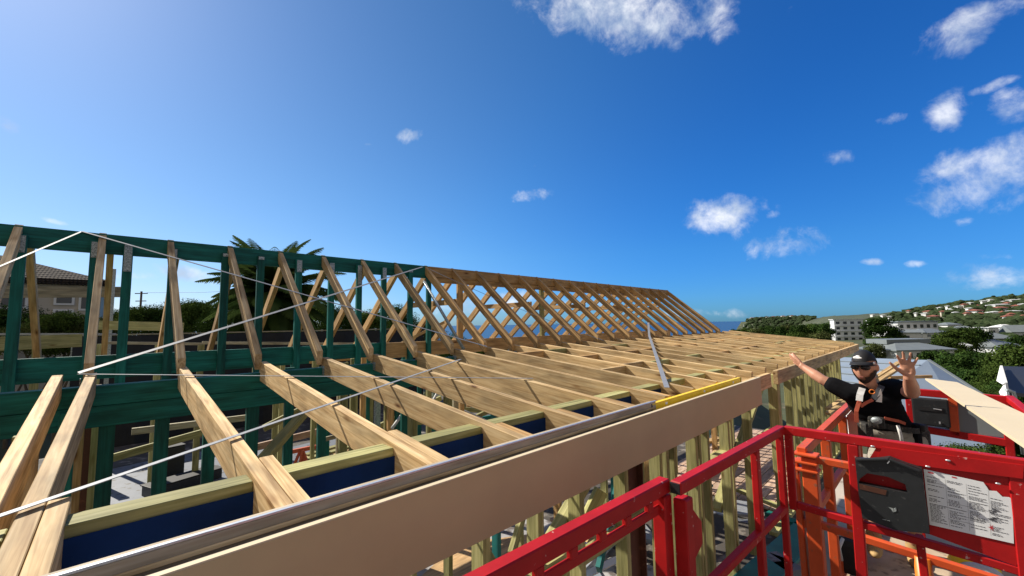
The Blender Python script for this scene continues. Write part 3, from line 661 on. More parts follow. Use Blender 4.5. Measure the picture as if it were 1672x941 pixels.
mb = MB(); mb.box((Xb-.02, .0, -.715), (.006, .09, .035), bev=.002); mb.build('sticker', 'webbing_grey', ol)

# cream board lying across both platforms
def top(x): return -.556-(x-2.7)*.0185
pl_ = [(6.05, .155), (5.82, -.062), (5.75, -.075), (5.55, -.10), (.9, -.70), (.9, -.45)]
mb = MB(); mb.poly([V3(x, y, top(x)) for x, y in pl_], .018, (0, 0, -1))
tag(mb.build('fascia_offcut', 'cream'), 'long cream board lying across the red rails of both platforms', 'board')
# two pine lengths leaning behind the man
for (a, b), lab in ((((1352, 668, 5.9), (1468, 592, 7.2)), 'upper of two pine lengths sloping up behind the head of the man'), (((1352, 676, 5.6), (1466, 602, 6.9)), 'lower of two pine lengths sloping up behind the head of the man')):
    o = board('timber_length', dep(*a), dep(*b), .07, .035, 'pine'); tag(o, lab, 'timber', 'pine lengths behind the man')
    p = dep(*b)
o = board('timber_length', dep(1452, 617, 6.9), dep(1520, 615, 7.2), .05, .05, 'pine_warm'); tag(o, 'short pine length lying behind the raised hand', 'timber', 'pine lengths behind the man')

# ------------------------------------------------------------------ the man
DP = 3.36
man = thing('person', dep(1455, 885, DP), 'man in black cap, sunglasses and black shirt waving with a raised open hand', 'person')
UP = V3(0, 0, 1); fw = -dep(1430, 640, 1); fw.z = 0; fw.normalize(); rt = UP.cross(fw); FWP, RTP = Vector((-_f.x, -_f.y, 0)).normalized(), Vector((_r.x, _r.y, 0)).normalized()
bodybm = MB()
def limb(mb, pts, rs, seg=14):
    mb.tube(pts, rs, seg)
    for p, r_ in zip(pts, rs): mb.ball(p, (r_, r_, r_), sub=2)
def remesh(mb, name, mat, parent, vox, it=4):
    me = bpy.data.meshes.new('tmp'); bmesh.ops.recalc_face_normals(mb.bm, faces=mb.bm.faces); mb.bm.to_mesh(me); mb.bm.free()
    t = bpy.data.objects.new('tmp', me); COL.objects.link(t)
    m = t.modifiers.new('r', 'REMESH'); m.mode = 'VOXEL'; m.voxel_size = vox; m.use_smooth_shade = True
    s_ = t.modifiers.new('s', 'SMOOTH'); s_.factor = .5; s_.iterations = it
    dg = bpy.context.evaluated_depsgraph_get()
    me2 = bpy.data.meshes.new_from_object(t.evaluated_get(dg)); bpy.data.objects.remove(t); bpy.data.meshes.remove(me)
    mw = W[parent.name].copy(); me2.transform(mw.inverted()); me2.name = name; me2.materials.clear(); me2.materials.append(M[mat])
    for p in me2.polygons: p.use_smooth = True
    return place(bpy.data.objects.new(name, me2), mw, parent)
# head in its own frame: x to the picture's right, y towards the camera, z up
hc = dep(1411.5, 599, DP)
hq = (Matrix.Rotation(R(16), 3, 'Z') @ Matrix.Rotation(R(-4), 3, 'X'))
hb = Matrix((rt, fw, UP)).transposed() @ hq
def H(x, y, z): return hc+hb @ V3(x, y, z)
def headpt(d, k=1.0):
    """point of the head surface for a unit direction"""
    x, y, z = d
    p = V3(x*.077, y*.098, z*.122)
    if z < 0:
        p.x *= 1-.20*z*z-.04*abs(z); p.y *= 1-.10*abs(z)
        if y > 0: p.y += .012*abs(z)
    if y < 0: p.z += -.01*y
    return p*k
hm = bmesh.new(); bmesh.ops.create_icosphere(hm, subdivisions=4, radius=1)
for v in hm.verts:
    d = v.co.normalized(); p = headpt(d)
    # brow, eye sockets, nose, lips
    for (cx, cz, r_, a) in ((-.03, .012, .022, -.006), (.03, .012, .022, -.006), (0, .034, .03, .004), (0, -.058, .022, .006)):
        if d.y > 0: p.y += a*math.exp(-((p.x-cx)**2+(p.z-cz)**2)/(r_*r_))
    if d.y > 0: p.y += .022*math.exp(-(p.x/.011)**2-((p.z+.016)/.020)**2)*(1 if p.z > -.04 else .4)
    v.co = p
bodybm.add(hm, Matrix.Translation(hc) @ hb.to_4x4(), True)
for s_ in (-1, 1): bodybm.ball(H(s_*.079, -.006, -.004), (.012, .02, .032), (hb @ Matrix.Rotation(R(12*s_), 3, 'Z')))
J = dict(neck=dep(1417, 626, DP), nb=dep(1421, 638, DP+.02), rs=dep(1387, 642, DP+.03), re=dep(1343, 620.5, DP+.16), rw=dep(1311, 599, DP+.32),
         ls=dep(1459, 634, DP-.05), le=dep(1490, 641, DP-.27), lw=dep(1483.5, 613, DP-.46), pv=dep(1466, 716, DP))
limb(bodybm, [H(0, -.02, -.05), J['neck'], J['nb']], [.056, .057, .066])
limb(bodybm, [J['rs'], J['rs'].lerp(J['re'], .55), J['re'], J['re'].lerp(J['rw'], .35), J['rw']], [.056, .048, .041, .042, .027])
limb(bodybm, [J['ls'], J['ls'].lerp(J['le'], .55), J['le'], J['le'].lerp(J['lw'], .35), J['lw']], [.058, .052, .045, .046, .029])
bodybm.ball(dep(1440, 668, DP), (.09, .07, .2)); bodybm.ball(J['nb']-V3(0, 0, .03), (.085, .075, .05))
for hx, hd, kx, ky, kd, fx, fy in ((1443, .03, 1434, 800, -.10, 1427, 877), (1489, 0, 1497, 805, -.12, 1492, 893)):
    hp = dep(hx, 718, DP+hd); kn = dep(kx, ky, DP+kd); an = dep(fx, fy, DP+.02)
    limb(bodybm, [hp, hp.lerp(kn, .5), kn, kn.lerp(an, .3), an], [.085, .072, .055, .056, .036])
# hands: palm, thumb from the side of the palm, four fingers of unequal length
def hand(wrist, along, across, normal, curls, thumb_out, spread):
    """across points to the little finger side, normal out of the palm"""
    al, ac, no = along.normalized(), across.normalized(), normal.normalized()
    q = Matrix((ac, no, al)).transposed()
    bodybm.ball(wrist+al*.050, (.041, .015, .052), q); bodybm.ball(wrist+al*.028-ac*.022+no*.006, (.020, .017, .032), q); bodybm.ball(wrist+al*.03+ac*.022+no*.004, (.019, .015, .034), q)
    bodybm.tube([wrist-al*.03, wrist+al*.02], [.028, .03], 12)
    for k, (off, ln) in enumerate(((-.030, .074), (-.010, .083), (.011, .077), (.031, .060))):
        b0 = wrist+al*(.088-abs(off)*.18-(.008 if k == 3 else 0))+ac*off
        dirv = (al+ac*spread[k]).normalized(); ax = dirv.cross(no).normalized(); pts = [b0-dirv*.02]; p = b0.copy(); c = curls[k]
        for j, fr in enumerate((.46, .30, .24)):
            a = c*(.5+.6*j); dd = dirv*math.cos(a)+no*math.sin(a); pts.append(p.copy()); p = p+dd*ln*fr
        pts.append(p); limb(bodybm, pts, [.0105, .0102, .0095, .0088, .0076], 10)
    t0 = wrist+al*.022-ac*.028+no*.008; td = (al*.75-ac*thumb_out+no*.25).normalized()
    t1 = t0+td*.042; t2 = t1+(td+al*.25).normalized()*.032; t3 = t2+(td+al*.45).normalized()*.026
    limb(bodybm, [t0, t1, t2, t3], [.016, .0125, .0108, .0085], 10)
la = (UP*1.0+fw*.22+rt*-.05)
hand(J['lw'], la, rt, (fw-UP*.28), [.35, .05, .02, .10], .75, [-.20, -.02, .22, .52])
ra = (J['rw']-J['re']).normalized()
hand(J['rw'], ra+UP*.12, UP.cross(ra)*-.3-UP*.8, -fw*.6-ra*.1-UP*.2, [.5, .55, .6, .65], .5, [-.08, 0, .05, .1])
remesh(bodybm, 'body', 'skin', man, .006, 3)
# clothing
sh_ = MB()
limb(sh_, [J['nb']+V3(0, 0, -.015), J['nb']-V3(0, 0, .08)], [.075, .12])
sc = Matrix((rt, fw, UP)).transposed()
lean = (dep(1421, 640, DP)-dep(1455, 700, DP)); lean.normalize()
tq = Matrix((rt, fw, UP)).transposed()
for px, py, a, b_ in ((1424, 654, .180, .125), (1429, 664, .178, .132), (1435, 673, .170, .134), (1441, 682, .164, .132), (1446, 690, .162, .13)):
    sh_.ball(dep(px, py, DP), (a, b_, .10), tq)
limb(sh_, [dep(1402, 643, DP), J['rs'], J['rs'].lerp(J['re'], .42), J['rs'].lerp(J['re'], .62)], [.085, .078, .070, .066])
limb(sh_, [dep(1445, 640, DP), J['ls'], J['ls'].lerp(J['le'], .40), J['ls'].lerp(J['le'], .56)], [.088, .080, .073, .069])
shirt = remesh(sh_, 'shirt', 'shirt', man, .008, 5)
st = MB()
for px, py, a, b_ in ((1449, 701, .160, .128), (1459, 713, .165, .132)): st.ball(dep(px, py, DP), (a, b_, .09), tq)
for hx, hd, kx, ky, kd in ((1443, .03, 1434, 800, -.10), (1489, 0, 1497, 805, -.12)):
    hp = dep(hx, 718, DP+hd); kn = dep(kx, ky, DP+kd); limb(st, [hp, hp.lerp(kn, .5), hp.lerp(kn, .86)], [.098, .090, .085])
remesh(st, 'shorts', 'shorts', man, .009, 5)
for fx, fy in ((1427, 877), (1492, 893)):
    an = dep(fx, fy, DP+.02); bt = MB()
    limb(bt, [an+UP*.05, an-UP*.06], [.05, .055]); bt.ball(an-UP*.075+fw*.06, (.05, .125, .042), tq); remesh(bt, 'boot', 'boot', man, .008, 3)
# head wear
cp = bmesh.new(); bmesh.ops.create_icosphere(cp, subdivisions=4, radius=1)
bmesh.ops.delete(cp, geom=[v for v in cp.verts if v.co.normalized().z < (.30 if v.co.y > -.2 else .12)], context='VERTS')
for v in cp.verts: d = v.co.normalized(); v.co = headpt(d, 1.08)+V3(0, 0, .004)
mb = MB(); mb.add(cp, Matrix.Translation(hc) @ hb.to_4x4(), True)
br = bmesh.new(); rows = []
for j in range(5):
    row = []
    for i in range(13):
        a = R(-72+12*i); rad = 1+.0*j; t = j/4
        x = math.sin(a)*.082*(1-.06*t); y = math.cos(a)*.094+.078*t*max(0, math.cos(a))**.6; z = .050-.016*t-.012*(math.sin(a)**2)
        row.append(br.verts.new((x, y, z)))
    rows.append(row)
for r0, r1 in zip(rows[:-1], rows[1:]):
    for i in range(12): br.faces.new((r0[i], r0[i+1], r1[i+1], r1[i]))
r = bmesh.ops.extrude_face_region(br, geom=br.faces[:]); bmesh.ops.translate(br, vec=(0, 0, .005), verts=[v for v in r['geom'] if isinstance(v, bmesh.types.BMVert)])
mb.add(br, Matrix.Translation(hc) @ hb.to_4x4(), True); cap = mb.build('cap', 'cap', man)
mb = MB()
for x, z, a, c_ in ((-.012, .082, .022, .012), (.008, .080, .02, .010), (-.002, .092, .016, .009)): 
    y = math.sqrt(max(0, 1-(x/.083)**2-((z-.004)/.131)**2))*.105
    mb.ball(H(x-.01, y, z), (a, .004, c_), hb, 2)
mb.build('cap_emblem', 'white', cap)
mb = MB(); mb.ball(H(.076, .045, .040), (.006, .010, .010), hb, 2); mb.build('cap_clip', 'white', cap)
mb = MB()
for s_ in (-1, 1):
    mb.ball(H(s_*.034, .093, .008), (.032, .012, .022), hb @ Matrix.Rotation(R(-14*s_), 3, 'Z'))
    mb.tube([H(s_*.062, .076, .022), H(s_*.079, .03, .022), H(s_*.080, -.01, .016)], .0035, 8)
mb.tube([H(-.012, .103, .014), H(.012, .103, .014)], .004, 8); mb.build('sunglasses', 'lens', man)
bd = bmesh.new(); bmesh.ops.create_icosphere(bd, subdivisions=4, radius=1)
kill = []
for v in bd.verts:
    d = v.co.normalized(); side = abs(d.x)
    lim = -.50 if side < .5 and d.y > 0 else -.50+(side-.5)*1.0
    if d.y < -.35 or d.z > lim or (abs(d.x) < .24 and d.y > 0 and -.66 < d.z < -.52): kill.append(v)
bmesh.ops.delete(bd, geom=kill, context='VERTS')
for v in bd.verts: d = v.co.normalized(); p = headpt(d, 1.05); p.z -= .006*(abs(d.z)); p.y += .006; v.co = p*(1+.012*mnoise.noise(d*14))
mb = MB(); mb.add(bd, Matrix.Translation(hc) @ hb.to_4x4(), True); mb.build('beard', 'hair', man)
hr = bmesh.new(); bmesh.ops.create_icosphere(hr, subdivisions=3, radius=1)
bmesh.ops.delete(hr, geom=[v for v in hr.verts if v.co.y > -.05 or v.co.z < -.35 or v.co.z > .35], context='VERTS')
for v in hr.verts: v.co = headpt(v.co.normalized(), 1.05)
mb = MB(); mb.add(hr, Matrix.Translation(hc) @ hb.to_4x4(), True); mb.build('hair', 'hair', man)
mb = MB(); mb.box(H(0, .104, -.066), (.036, .006, .007), hb, .002); mb.build('lips', 'lipcol', man)
# harness, belt and pouches
def on_chest(px, py, d=.16): return dep(px, py, DP-d)
def ribbon(mb, pts, w, th=.004):
    for a, b in zip(pts[:-1], pts[1:]): mb.bar(a, b, w, th, up=fw+UP*.2, bev=.001)
mb = MB(); ribbon(mb, [on_chest(1408, 634, .09), on_chest(1404, 645, .135), on_chest(1403, 655, .15)], .042); mb.build('harness_strap', 'webbing_grey', man)
mb = MB(); ribbon(mb, [on_chest(1403, 655, .152), on_chest(1405, 664, .158), on_chest(1414, 658, .16), on_chest(1425, 653, .158)], .022); ribbon(mb, [on_chest(1403, 655, .15), on_chest(1398, 672, .15), on_chest(1399, 690, .15)], .026); mb.build('harness_strap', 'webbing', man)
mb = MB(); ribbon(mb, [on_chest(1440, 630, .09), on_chest(1434, 641, .145), on_chest(1426, 652, .158)], .04); mb.build('harness_strap', 'shirt_grey', man)
mb = MB(); mb.poly([on_chest(*q, .162) for q in ((1438, 635), (1430, 656), (1440, 657.5), (1440.5, 645))], .004, -fw); mb.build('harness_label', 'white', man)
mb = MB(); mb.tube([on_chest(1424, 640, .165)+ (rt*math.cos(a)+UP*math.sin(a))*.016 + rt*.0 for a in [k*math.pi/6 for k in range(13)]], .004, 8); mb.build('harness_ring', 'orange_tube', man)
mb = MB()
n = 20
cb = dep(1449, 691, DP)
bl = [cb+rt*(.186*math.cos(k*2*math.pi/n))+fw*(.152*math.sin(k*2*math.pi/n))+UP*(-.028*math.cos(k*2*math.pi/n)) for k in range(n+1)]
for a, b in zip(bl[:-1], bl[1:]): mb.bar(a, b, .008, .042, up=UP, bev=.001)
belt = mb.build('tool_belt', 'leather', man)
def pouch(px, py, d, s_, mat, nm='pouch', rz=0):
    m_ = MB(); m_.box(dep(px, py, DP-d), s_, tq @ Matrix.Rotation(R(rz), 3, 'Z'), min(s_)*.3); return m_.build(nm, mat, belt)
pouch(1431, 690, .155, (.10, .06, .085), 'leather'); pouch(1490, 712, .10, (.10, .08, .2), 'shirt', rz=25); pouch(1502, 725, .03, (.10, .12, .24), 'leather', rz=40)
pouch(1413, 703, .05, (.06, .10, .13), 'leather', rz=-35)
mb = MB(); mb.ball(dep(1431, 687, DP-.19), (.034, .02, .028), tq); mb.build('tape_measure', 'plate', belt)
mb = MB(); ribbon(mb, [dep(1444, 683, DP-.17), dep(1468, 688, DP-.165), dep(1490, 697, DP-.11)], .022); mb.build('belt_strap', 'webbing', belt)
mb = MB(); mb.tube([dep(1466, 695, DP-.19), dep(1471, 712, DP-.2), dep(1474, 728, DP-.19)], .011, 8); mb.build('hammer_handle', 'webbing_grey', belt)
mb = MB(); mb.box(dep(1495, 697, DP-.08), (.13, .08, .05), tq @ Matrix.Rotation(R(20), 3, 'Z'), .012); mb.build('pouch', 'leather', belt)

# things on the platforms' decks and behind them
bag = thing('tool_bag', dep(1390, 925, 3.15), 'black and yellow tool bag behind the red post of the closest platform', 'bag')
mb = MB(); mb.box(dep(1388, 905, 3.15), (.2, .16, .26), tq, .05); mb.build('body', 'black', bag)
mb = MB(); mb.tube([dep(1376, 880, 3.1)+V3(0, 0, 0), dep(1370, 895, 3.05), dep(1374, 915, 3.05)], .012, 8); mb.build('handle', 'webbing_grey', bag)
yc = thing('machine_cover', dep(1593, 950, 3.3), 'yellow and grey machine cover on the deck below the instruction sheet', 'cover')
mb = MB(); mb.ball(dep(1590, 926, 3.3), (.15, .13, .10), tq); mb.build('shell', 'yellow', yc)
mb = MB(); mb.ball(dep(1602, 938, 3.2), (.13, .09, .075), tq); mb.build('lower_shell', 'webbing_grey', yc)
fw, rt = FWP, RTP
# ------------------------------------------------------------------ ground, sea, hills
hf = Vector((_f.x, _f.y)).normalized(); hr_ = Vector((hf.y, -hf.x))
def smooth(a, b, x):
    t = max(0, min(1, (x-a)/(b-a))); return t*t*(3-2*t)
_sky = []
for px, py in ((1195, 524), (1212, 523), (1250, 519.5), (1300, 518), (1350, 516), (1400, 514), (1440, 511), (1500, 507), (1560, 500.5), (1610, 493), (1640, 489.5), (1672, 487), (1760, 478), (2100, 470)):
    d = ray(px, py); _sky.append((math.degrees(math.atan2(d.x*hr_.x+d.y*hr_.y, d.x*hf.x+d.y*hf.y)), d.z/math.hypot(d.x, d.y)))
def skyline(az):
    if az <= _sky[0][0]: return _sky[0][1]
    for (a, e), (b, g) in zip(_sky[:-1], _sky[1:]):
        if az <= b: return e+(g-e)*(az-a)/(b-a)
    return _sky[-1][1]
SEA = -48
def height(x, y):
    r = math.hypot(x, y); az = math.degrees(math.atan2(x*hr_.x+y*hr_.y, x*hf.x+y*hf.y))
    n = mnoise.noise(Vector((x*.02, y*.02, 0)))*2.2+mnoise.noise(Vector((x*.006, y*.006, 3)))*5
    wr = smooth(33, 37.5, az)
    near = -4.2-5.8*smooth(11, 45, r)*smooth(20, 32, az)
    mid = near+(SEA-14-near)*smooth(50, 300, r)*(1-.0*wr) if az > -70 and az < 70 else near
    if az < 25: left = -4.2+(SEA-14+4.2)*smooth(40, 260, r)
    else: left = mid
    rt_ = 620+1500*(1-smooth(33, 47, az))
    top_ = skyline(az)*rt_
    t = max(0, (r-190)/(rt_-190))
    if t < 1: hill = near-3+(top_-(near-3))*(t*.35+.65*t*t*(3-2*t))
    else: hill = top_-(r-rt_)*.10
    hill += n*.9*smooth(60, 300, r)*(1-smooth(.8, 1.0, t))
    base_sea = left
    if az <= 37.5 and az > 28.6:                         # the low headland beyond the bay
        hd = SEA-15+(skyline(az)*2120-(SEA-15))*smooth(1500, 2120, r)*smooth(28.6, 29.6, az) if r < 2120 else skyline(az)*2120-(r-2120)*.1
        if r > 700: base_sea = max(left, hd)
        else: base_sea = near-6+(SEA-14-(near-6))*smooth(280, 480, r)
    return base_sea*(1-wr)+hill*wr
bm = bmesh.new(); azs = [a*.9 for a in range(-110, 111)]; rs = [.5, 3, 6, 8, 10, 12, 14, 17, 20, 24, 28, 33, 38, 45, 52, 60, 70, 80, 95, 110, 130, 150, 175, 200, 230, 260, 300, 340, 380, 430, 480, 540, 600, 660, 720, 800, 900, 1000, 1150, 1300, 1500, 1650, 1800, 1950, 2100, 2200, 2400, 2700, 3200]
grid = []
for r in rs:
    row = []
    for a in azs:
        v = hf*math.cos(R(a))*r+hr_*math.sin(R(a))*r; row.append(bm.verts.new((v.x, v.y, height(v.x, v.y))))
    grid.append(row)
for g0, g1 in zip(grid[:-1], grid[1:]):
    for i in range(len(azs)-1):
        f = bm.faces.new((g0[i], g1[i], g1[i+1], g0[i+1])); f.smooth = True
M['terrain'] = paint('hillside_cover', (.055, .066, .030), .9, .5, .035, dirt=(.16, .13, .085), dirt_pos=(.60, .72), bump=.6)
m_ = MB(); m_.bm.free(); m_.bm = bm
tag(m_.build('terrain', 'terrain', origin=V3(0, 0, -4.2)), kind='structure')
bm = bmesh.new(); bmesh.ops.create_circle(bm, cap_ends=True, radius=45000, segments=96); m_ = MB(); m_.add(bm, Matrix.Translation((0, 0, SEA)))
ms, nts, bs_ = nodes('sea_water'); bs_.inputs['Base Color'].default_value = (.006, .035, .085, 1); bs_.inputs['Roughness'].default_value = .32
tc = N(nts, 'ShaderNodeTexCoord'); nn = N(nts, 'ShaderNodeTexNoise'); nn.inputs['Scale'].default_value = .03; nn.inputs['Detail'].default_value = 8; L(nts, tc.outputs['Object'], nn.inputs['Vector'])
bp = N(nts, 'ShaderNodeBump'); bp.inputs['Strength'].default_value = .5; bp.inputs['Distance'].default_value = 4; L(nts, nn.outputs[0], bp.inputs['Height']); L(nts, bp.outputs[0], bs_.inputs['Normal'])
tag(m_.build('sea', ms, origin=V3(0, 0, SEA)), kind='structure')
# paved ground round the building and the building's own floor
m_ = MB(); m_.poly([V3(-14, -6, -4.17), V3(17, -6, -4.17), V3(17, 2.5, -4.17), V3(17, 15, -4.17), V3(-14, 15, -4.17)]); tag(m_.build('yard', 'concrete', origin=V3(0, 0, -4.17)), kind='structure')
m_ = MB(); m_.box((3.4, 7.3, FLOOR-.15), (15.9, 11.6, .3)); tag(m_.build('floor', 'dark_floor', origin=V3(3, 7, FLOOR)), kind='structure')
m_ = MB(); m_.poly([V3(.4, 1.68, FLOOR+.004), V3(4.3, 1.68, FLOOR+.004), V3(4.3, 4.6, FLOOR+.004), V3(.4, 4.6, FLOOR+.004)]); M['slab'] = paint('swept_slab', (.34, .33, .33), .8, .3, 1.5, dirt=(.12, .10, .09), dirt_pos=(.52, .62)); tag(m_.build('slab', 'slab', origin=V3(3, 3, FLOOR+.004)), kind='structure')
dk = thing('timber_deck', (8, 2.8, FLOOR), 'pinkish timber deck boards beyond the pale studs and red railing', 'deck')
for k in range(13): board('deck_board', (6.6, 1.75+.145*k, FLOOR+.012), (11.1, 1.75+.145*k, FLOOR+.012), .135, .022, 'deck', dk, anchor='b')

# loose things inside the building
def on_floor(px, py, z=FLOOR+.01): return onZ(px, py, z)
m_ = MB(); m_.poly([on_floor(*q) for q in ((168, 770), (250, 752), (330, 738), (430, 728), (440, 775), (300, 826), (160, 846))], .01, (0, 0, 1)); tag(m_.build('floor_sheet', 'white_sheet'), 'large pale sheet spread on the floor below the green posts', 'sheet')
m_ = MB(); m_.poly([on_floor(*q) for q in ((432, 742), (520, 720), (600, 712), (600, 735), (470, 760))], .01, (0, 0, 1)); tag(m_.build('floor_sheet', 'white_sheet'), 'smaller pale sheet on the floor near the diagonal brace', 'sheet')
for px, py, s_, z, lab in ((281, 782, (.28, .2, .55), 12, 'tall black box standing on the pale sheet'), (300, 795, (1.0, .35, .16), 20, 'flat black case lying beside the tall black box'), (160, 795, (.12, .1, .9), 0, 'dark upright bin behind the nearest rafters')):
    p = on_floor(px, py); cs = thing('storage_box', p, lab, 'box')
    m_ = MB(); m_.box(p+V3(0, 0, s_[2]/2), s_, Matrix.Rotation(R(z), 3, 'Z'), .02); m_.build('body', 'black_plastic', cs)
    m_ = MB(); m_.box(p+V3(0, 0, s_[2]+.012), (s_[0]*1.04, s_[1]*1.04, .02), Matrix.Rotation(R(z), 3, 'Z'), .006); m_.build('lid', 'black', cs)
p = onY(492, 760, 6.0); hs_ = thing('trestle', (p.x, 6.0, p.z), 'small red trestle standing in the shade under the rafters', 'trestle')
for s_ in (-1, 1):
    for t in (-1, 1):
        m_ = MB(); m_.bar((p.x+s_*.14, 6+t*.2, p.z-.3), (p.x, 6+t*.03, p.z+.2), .03, .03); m_.build('leg', 'webbing', hs_)
m_ = MB(); m_.bar((p.x-.2, 6, p.z+.2), (p.x+.2, 6, p.z+.2), .04, .05); m_.build('top_bar', 'webbing', hs_)
rl = random.Random(11)
offs = [((845, 905), (905, 880)), ((860, 930), (960, 905)), ((930, 890), (1000, 850)), ((1015, 800), (1060, 775)), ((900, 850), (960, 835)), ((1140, 700), (1180, 690)), ((1150, 770), (1178, 720))]
for k, (a, b) in enumerate(offs):
    a, b = on_floor(*a, FLOOR+.03+.02*k), on_floor(*b, FLOOR+.03+.02*k)
    o = board('timber_offcut', a, b, rl.choice((.07, .09, .14)), .035, rl.choice(('pine', 'treated', 'white_sheet', 'deck')))
    tag(o, 'loose length of timber lying on the bright floor between the studs', 'timber', 'offcuts on the floor')
for (a, b), w, mt, lab in ((((1322, 862), (1215, 965)), .30, 'teal', 'broad teal painted plank on the ground left of the orange post'), (((1252, 838), (1340, 868)), .12, 'green', 'dark green plank at the foot of the stud wall'), (((1205, 800), (1290, 835)), .09, 'treated', 'pale plank lying along the foot of the stud wall'), (((1255, 905), (1300, 935)), .2, 'white_sheet', 'grey panel lying in the dark under the teal plank')):
    a, b = onZ(*a, -2.45), onZ(*b, -2.45); tag(board('plank', a, b, w, .04, mt), lab, 'plank')
# clutter on the floor and between the studs
p_ = [on_floor(*q, FLOOR+.03) for q in ((640, 985), (745, 888), (868, 872), (905, 905), (830, 985))]
m_ = MB(); m_.poly(p_, .018, (0, 0, -1)); M['ply'] = wood('plywood', (.36, .22, .10), (.48, .31, .155), (.55, .37, .2), knots=False); tag(m_.build('plywood_sheet', 'ply'), 'tan plywood sheet on the floor below the fascia next to the red rail', 'sheet')
rl = random.Random(4)
spots = [(835, 925), (880, 900), (905, 915), (940, 895), (960, 920), (985, 860), (1000, 885), (1015, 900), (890, 925), (925, 870), (1040, 850), (1058, 820), (1060, 880), (955, 860), (975, 930), (1150, 800), (1165, 835), (1170, 745), (1210, 830), (1160, 720)]
for k, (px, py) in enumerate(spots):
    c = on_floor(px, py, FLOOR+.05+.012*k); a_ = rl.uniform(-.5, .9)+(1.2 if k % 4 == 0 else 0); l_ = rl.uniform(.35, 1.1); v_ = V3(math.cos(a_), math.sin(a_), rl.uniform(-.03, .05))*l_/2
    o = board('scrap_length', c-v_, c+v_, rl.choice((.05, .09, .12, .2)), rl.choice((.012, .03, .045)), ('white_sheet', 'treated', 'strap', 'pine', 'roof_blue', 'black_plastic', 'white_wall', 'teal')[k % 8])
    tag(o, 'scrap length of board or metal in the pile on the floor behind the pale studs', 'scrap', 'scrap lengths on the floor')
ld_ = thing('ladder', on_floor(1005, 880), 'silver ladder lying tilted behind the brown steel column', 'ladder')
a, b = on_floor(925, 925, FLOOR+.1), on_floor(1062, 790, FLOOR+.5); q, ln = frame(a, b)
for s_ in (-1, 1): board('stile', a+q @ V3(0, .2*s_, 0), b+q @ V3(0, .2*s_, 0), .025, .07, 'galv', ld_)
for k in range(7): c = a.lerp(b, (k+.5)/7); board('rung', c+q @ V3(0, -.19, 0), c+q @ V3(0, .19, 0), .03, .03, 'galv', ld_)
for pts, lab in ((((700, 668), (715, 640), (745, 622), (775, 630), (790, 655)), 'pale hose looping between posts under the middle rafters'), (((640, 700), (660, 672), (700, 665), (760, 672), (800, 690)), 'grey conduit drooping between posts under the low rafters')):
    m_ = MB(); ps = [onY(x, y, 4.6+.1*i) for i, (x, y) in enumerate(pts)]
    sm_ = [ps[min(len(ps)-1, int(i/4))].lerp(ps[min(len(ps)-1, int(i/4)+1)], (i % 4)/4) for i in range(4*(len(ps)-1)+1)]
    m_.tube(sm_, .018, 8); tag(m_.build('hose', 'webbing_grey'), lab, 'hose')
rb_ = thing('board_stack', on_floor(560, 735), 'low stack of pale boards on the floor under the middle rafters', 'timber stack')
for k in range(6): c = on_floor(560, 740, FLOOR+.04); board('plank', c+V3(-.9+.05*k, -.3+.1*k, .035*(k % 3)), c+V3(.9+.05*k, .1+.1*k, .035*(k % 3)), .14, .03, ('deck', 'pine', 'treated')[k % 3], rb_)
# things standing behind the steep roof
sc_ = thing('site_scaffold', onY(180, 560, 11.5), 'weathered plank on a steel pole crossing in front of the tiled house', 'scaffold')
board('plank', onY(-60, 477, 11.5), onY(197, 477, 11.5), .05, .21, 'treated_grey', sc_)
a = onY(186, 440, 11.45); board('pole', (a.x, 11.4, -4.1), (a.x, 11.4, a.z), .07, .07, 'plate', sc_, up=(0, -1, 0))
a = onY(-40, 450, 11.45); board('pole', (a.x, 11.4, -4.1), (a.x, 11.4, a.z), .07, .07, 'plate', sc_, up=(0, -1, 0))
nf = thing('shade_cloth_fence', (1, 13.3, -4.17), 'long black shade cloth fence below the palm behind the roof frame', 'fence')
z1 = onY(430, 543, 13.3).z; x0, x1 = onY(120, 545, 13.3).x, onY(690, 553, 13.3).x
bm = bmesh.new(); cols = []
for k in range(41):
    x = x0+(x1-x0)*k/40; w_ = .05*math.sin(k*.9)+.03*math.sin(k*2.3); cols.append([bm.verts.new((x, 13.3+w_, -4.1)), bm.verts.new((x, 13.3+w_*.5, z1-.02*math.sin(k*math.pi/5)**2))])
for c0, c1 in zip(cols[:-1], cols[1:]): bm.faces.new((c0[0], c1[0], c1[1], c0[1]))
r = bmesh.ops.extrude_face_region(bm, geom=bm.faces[:]); bmesh.ops.translate(bm, vec=(0, .006, 0), verts=[v for v in r['geom'] if isinstance(v, bmesh.types.BMVert)])
m_ = MB(); m_.add(bm, Matrix()); m_.build('cloth', 'net', nf)
for k in range(6): x = x0+(x1-x0)*k/5; board('post', (x, 13.4, -4.17), (x, 13.4, z1+.05), .05, .05, 'plate', nf, up=(0, -1, 0))
board('top_rail', (x0, 13.32, z1+.02), (x1, 13.32, z1+.02), .03, .03, 'treated_grey', nf)

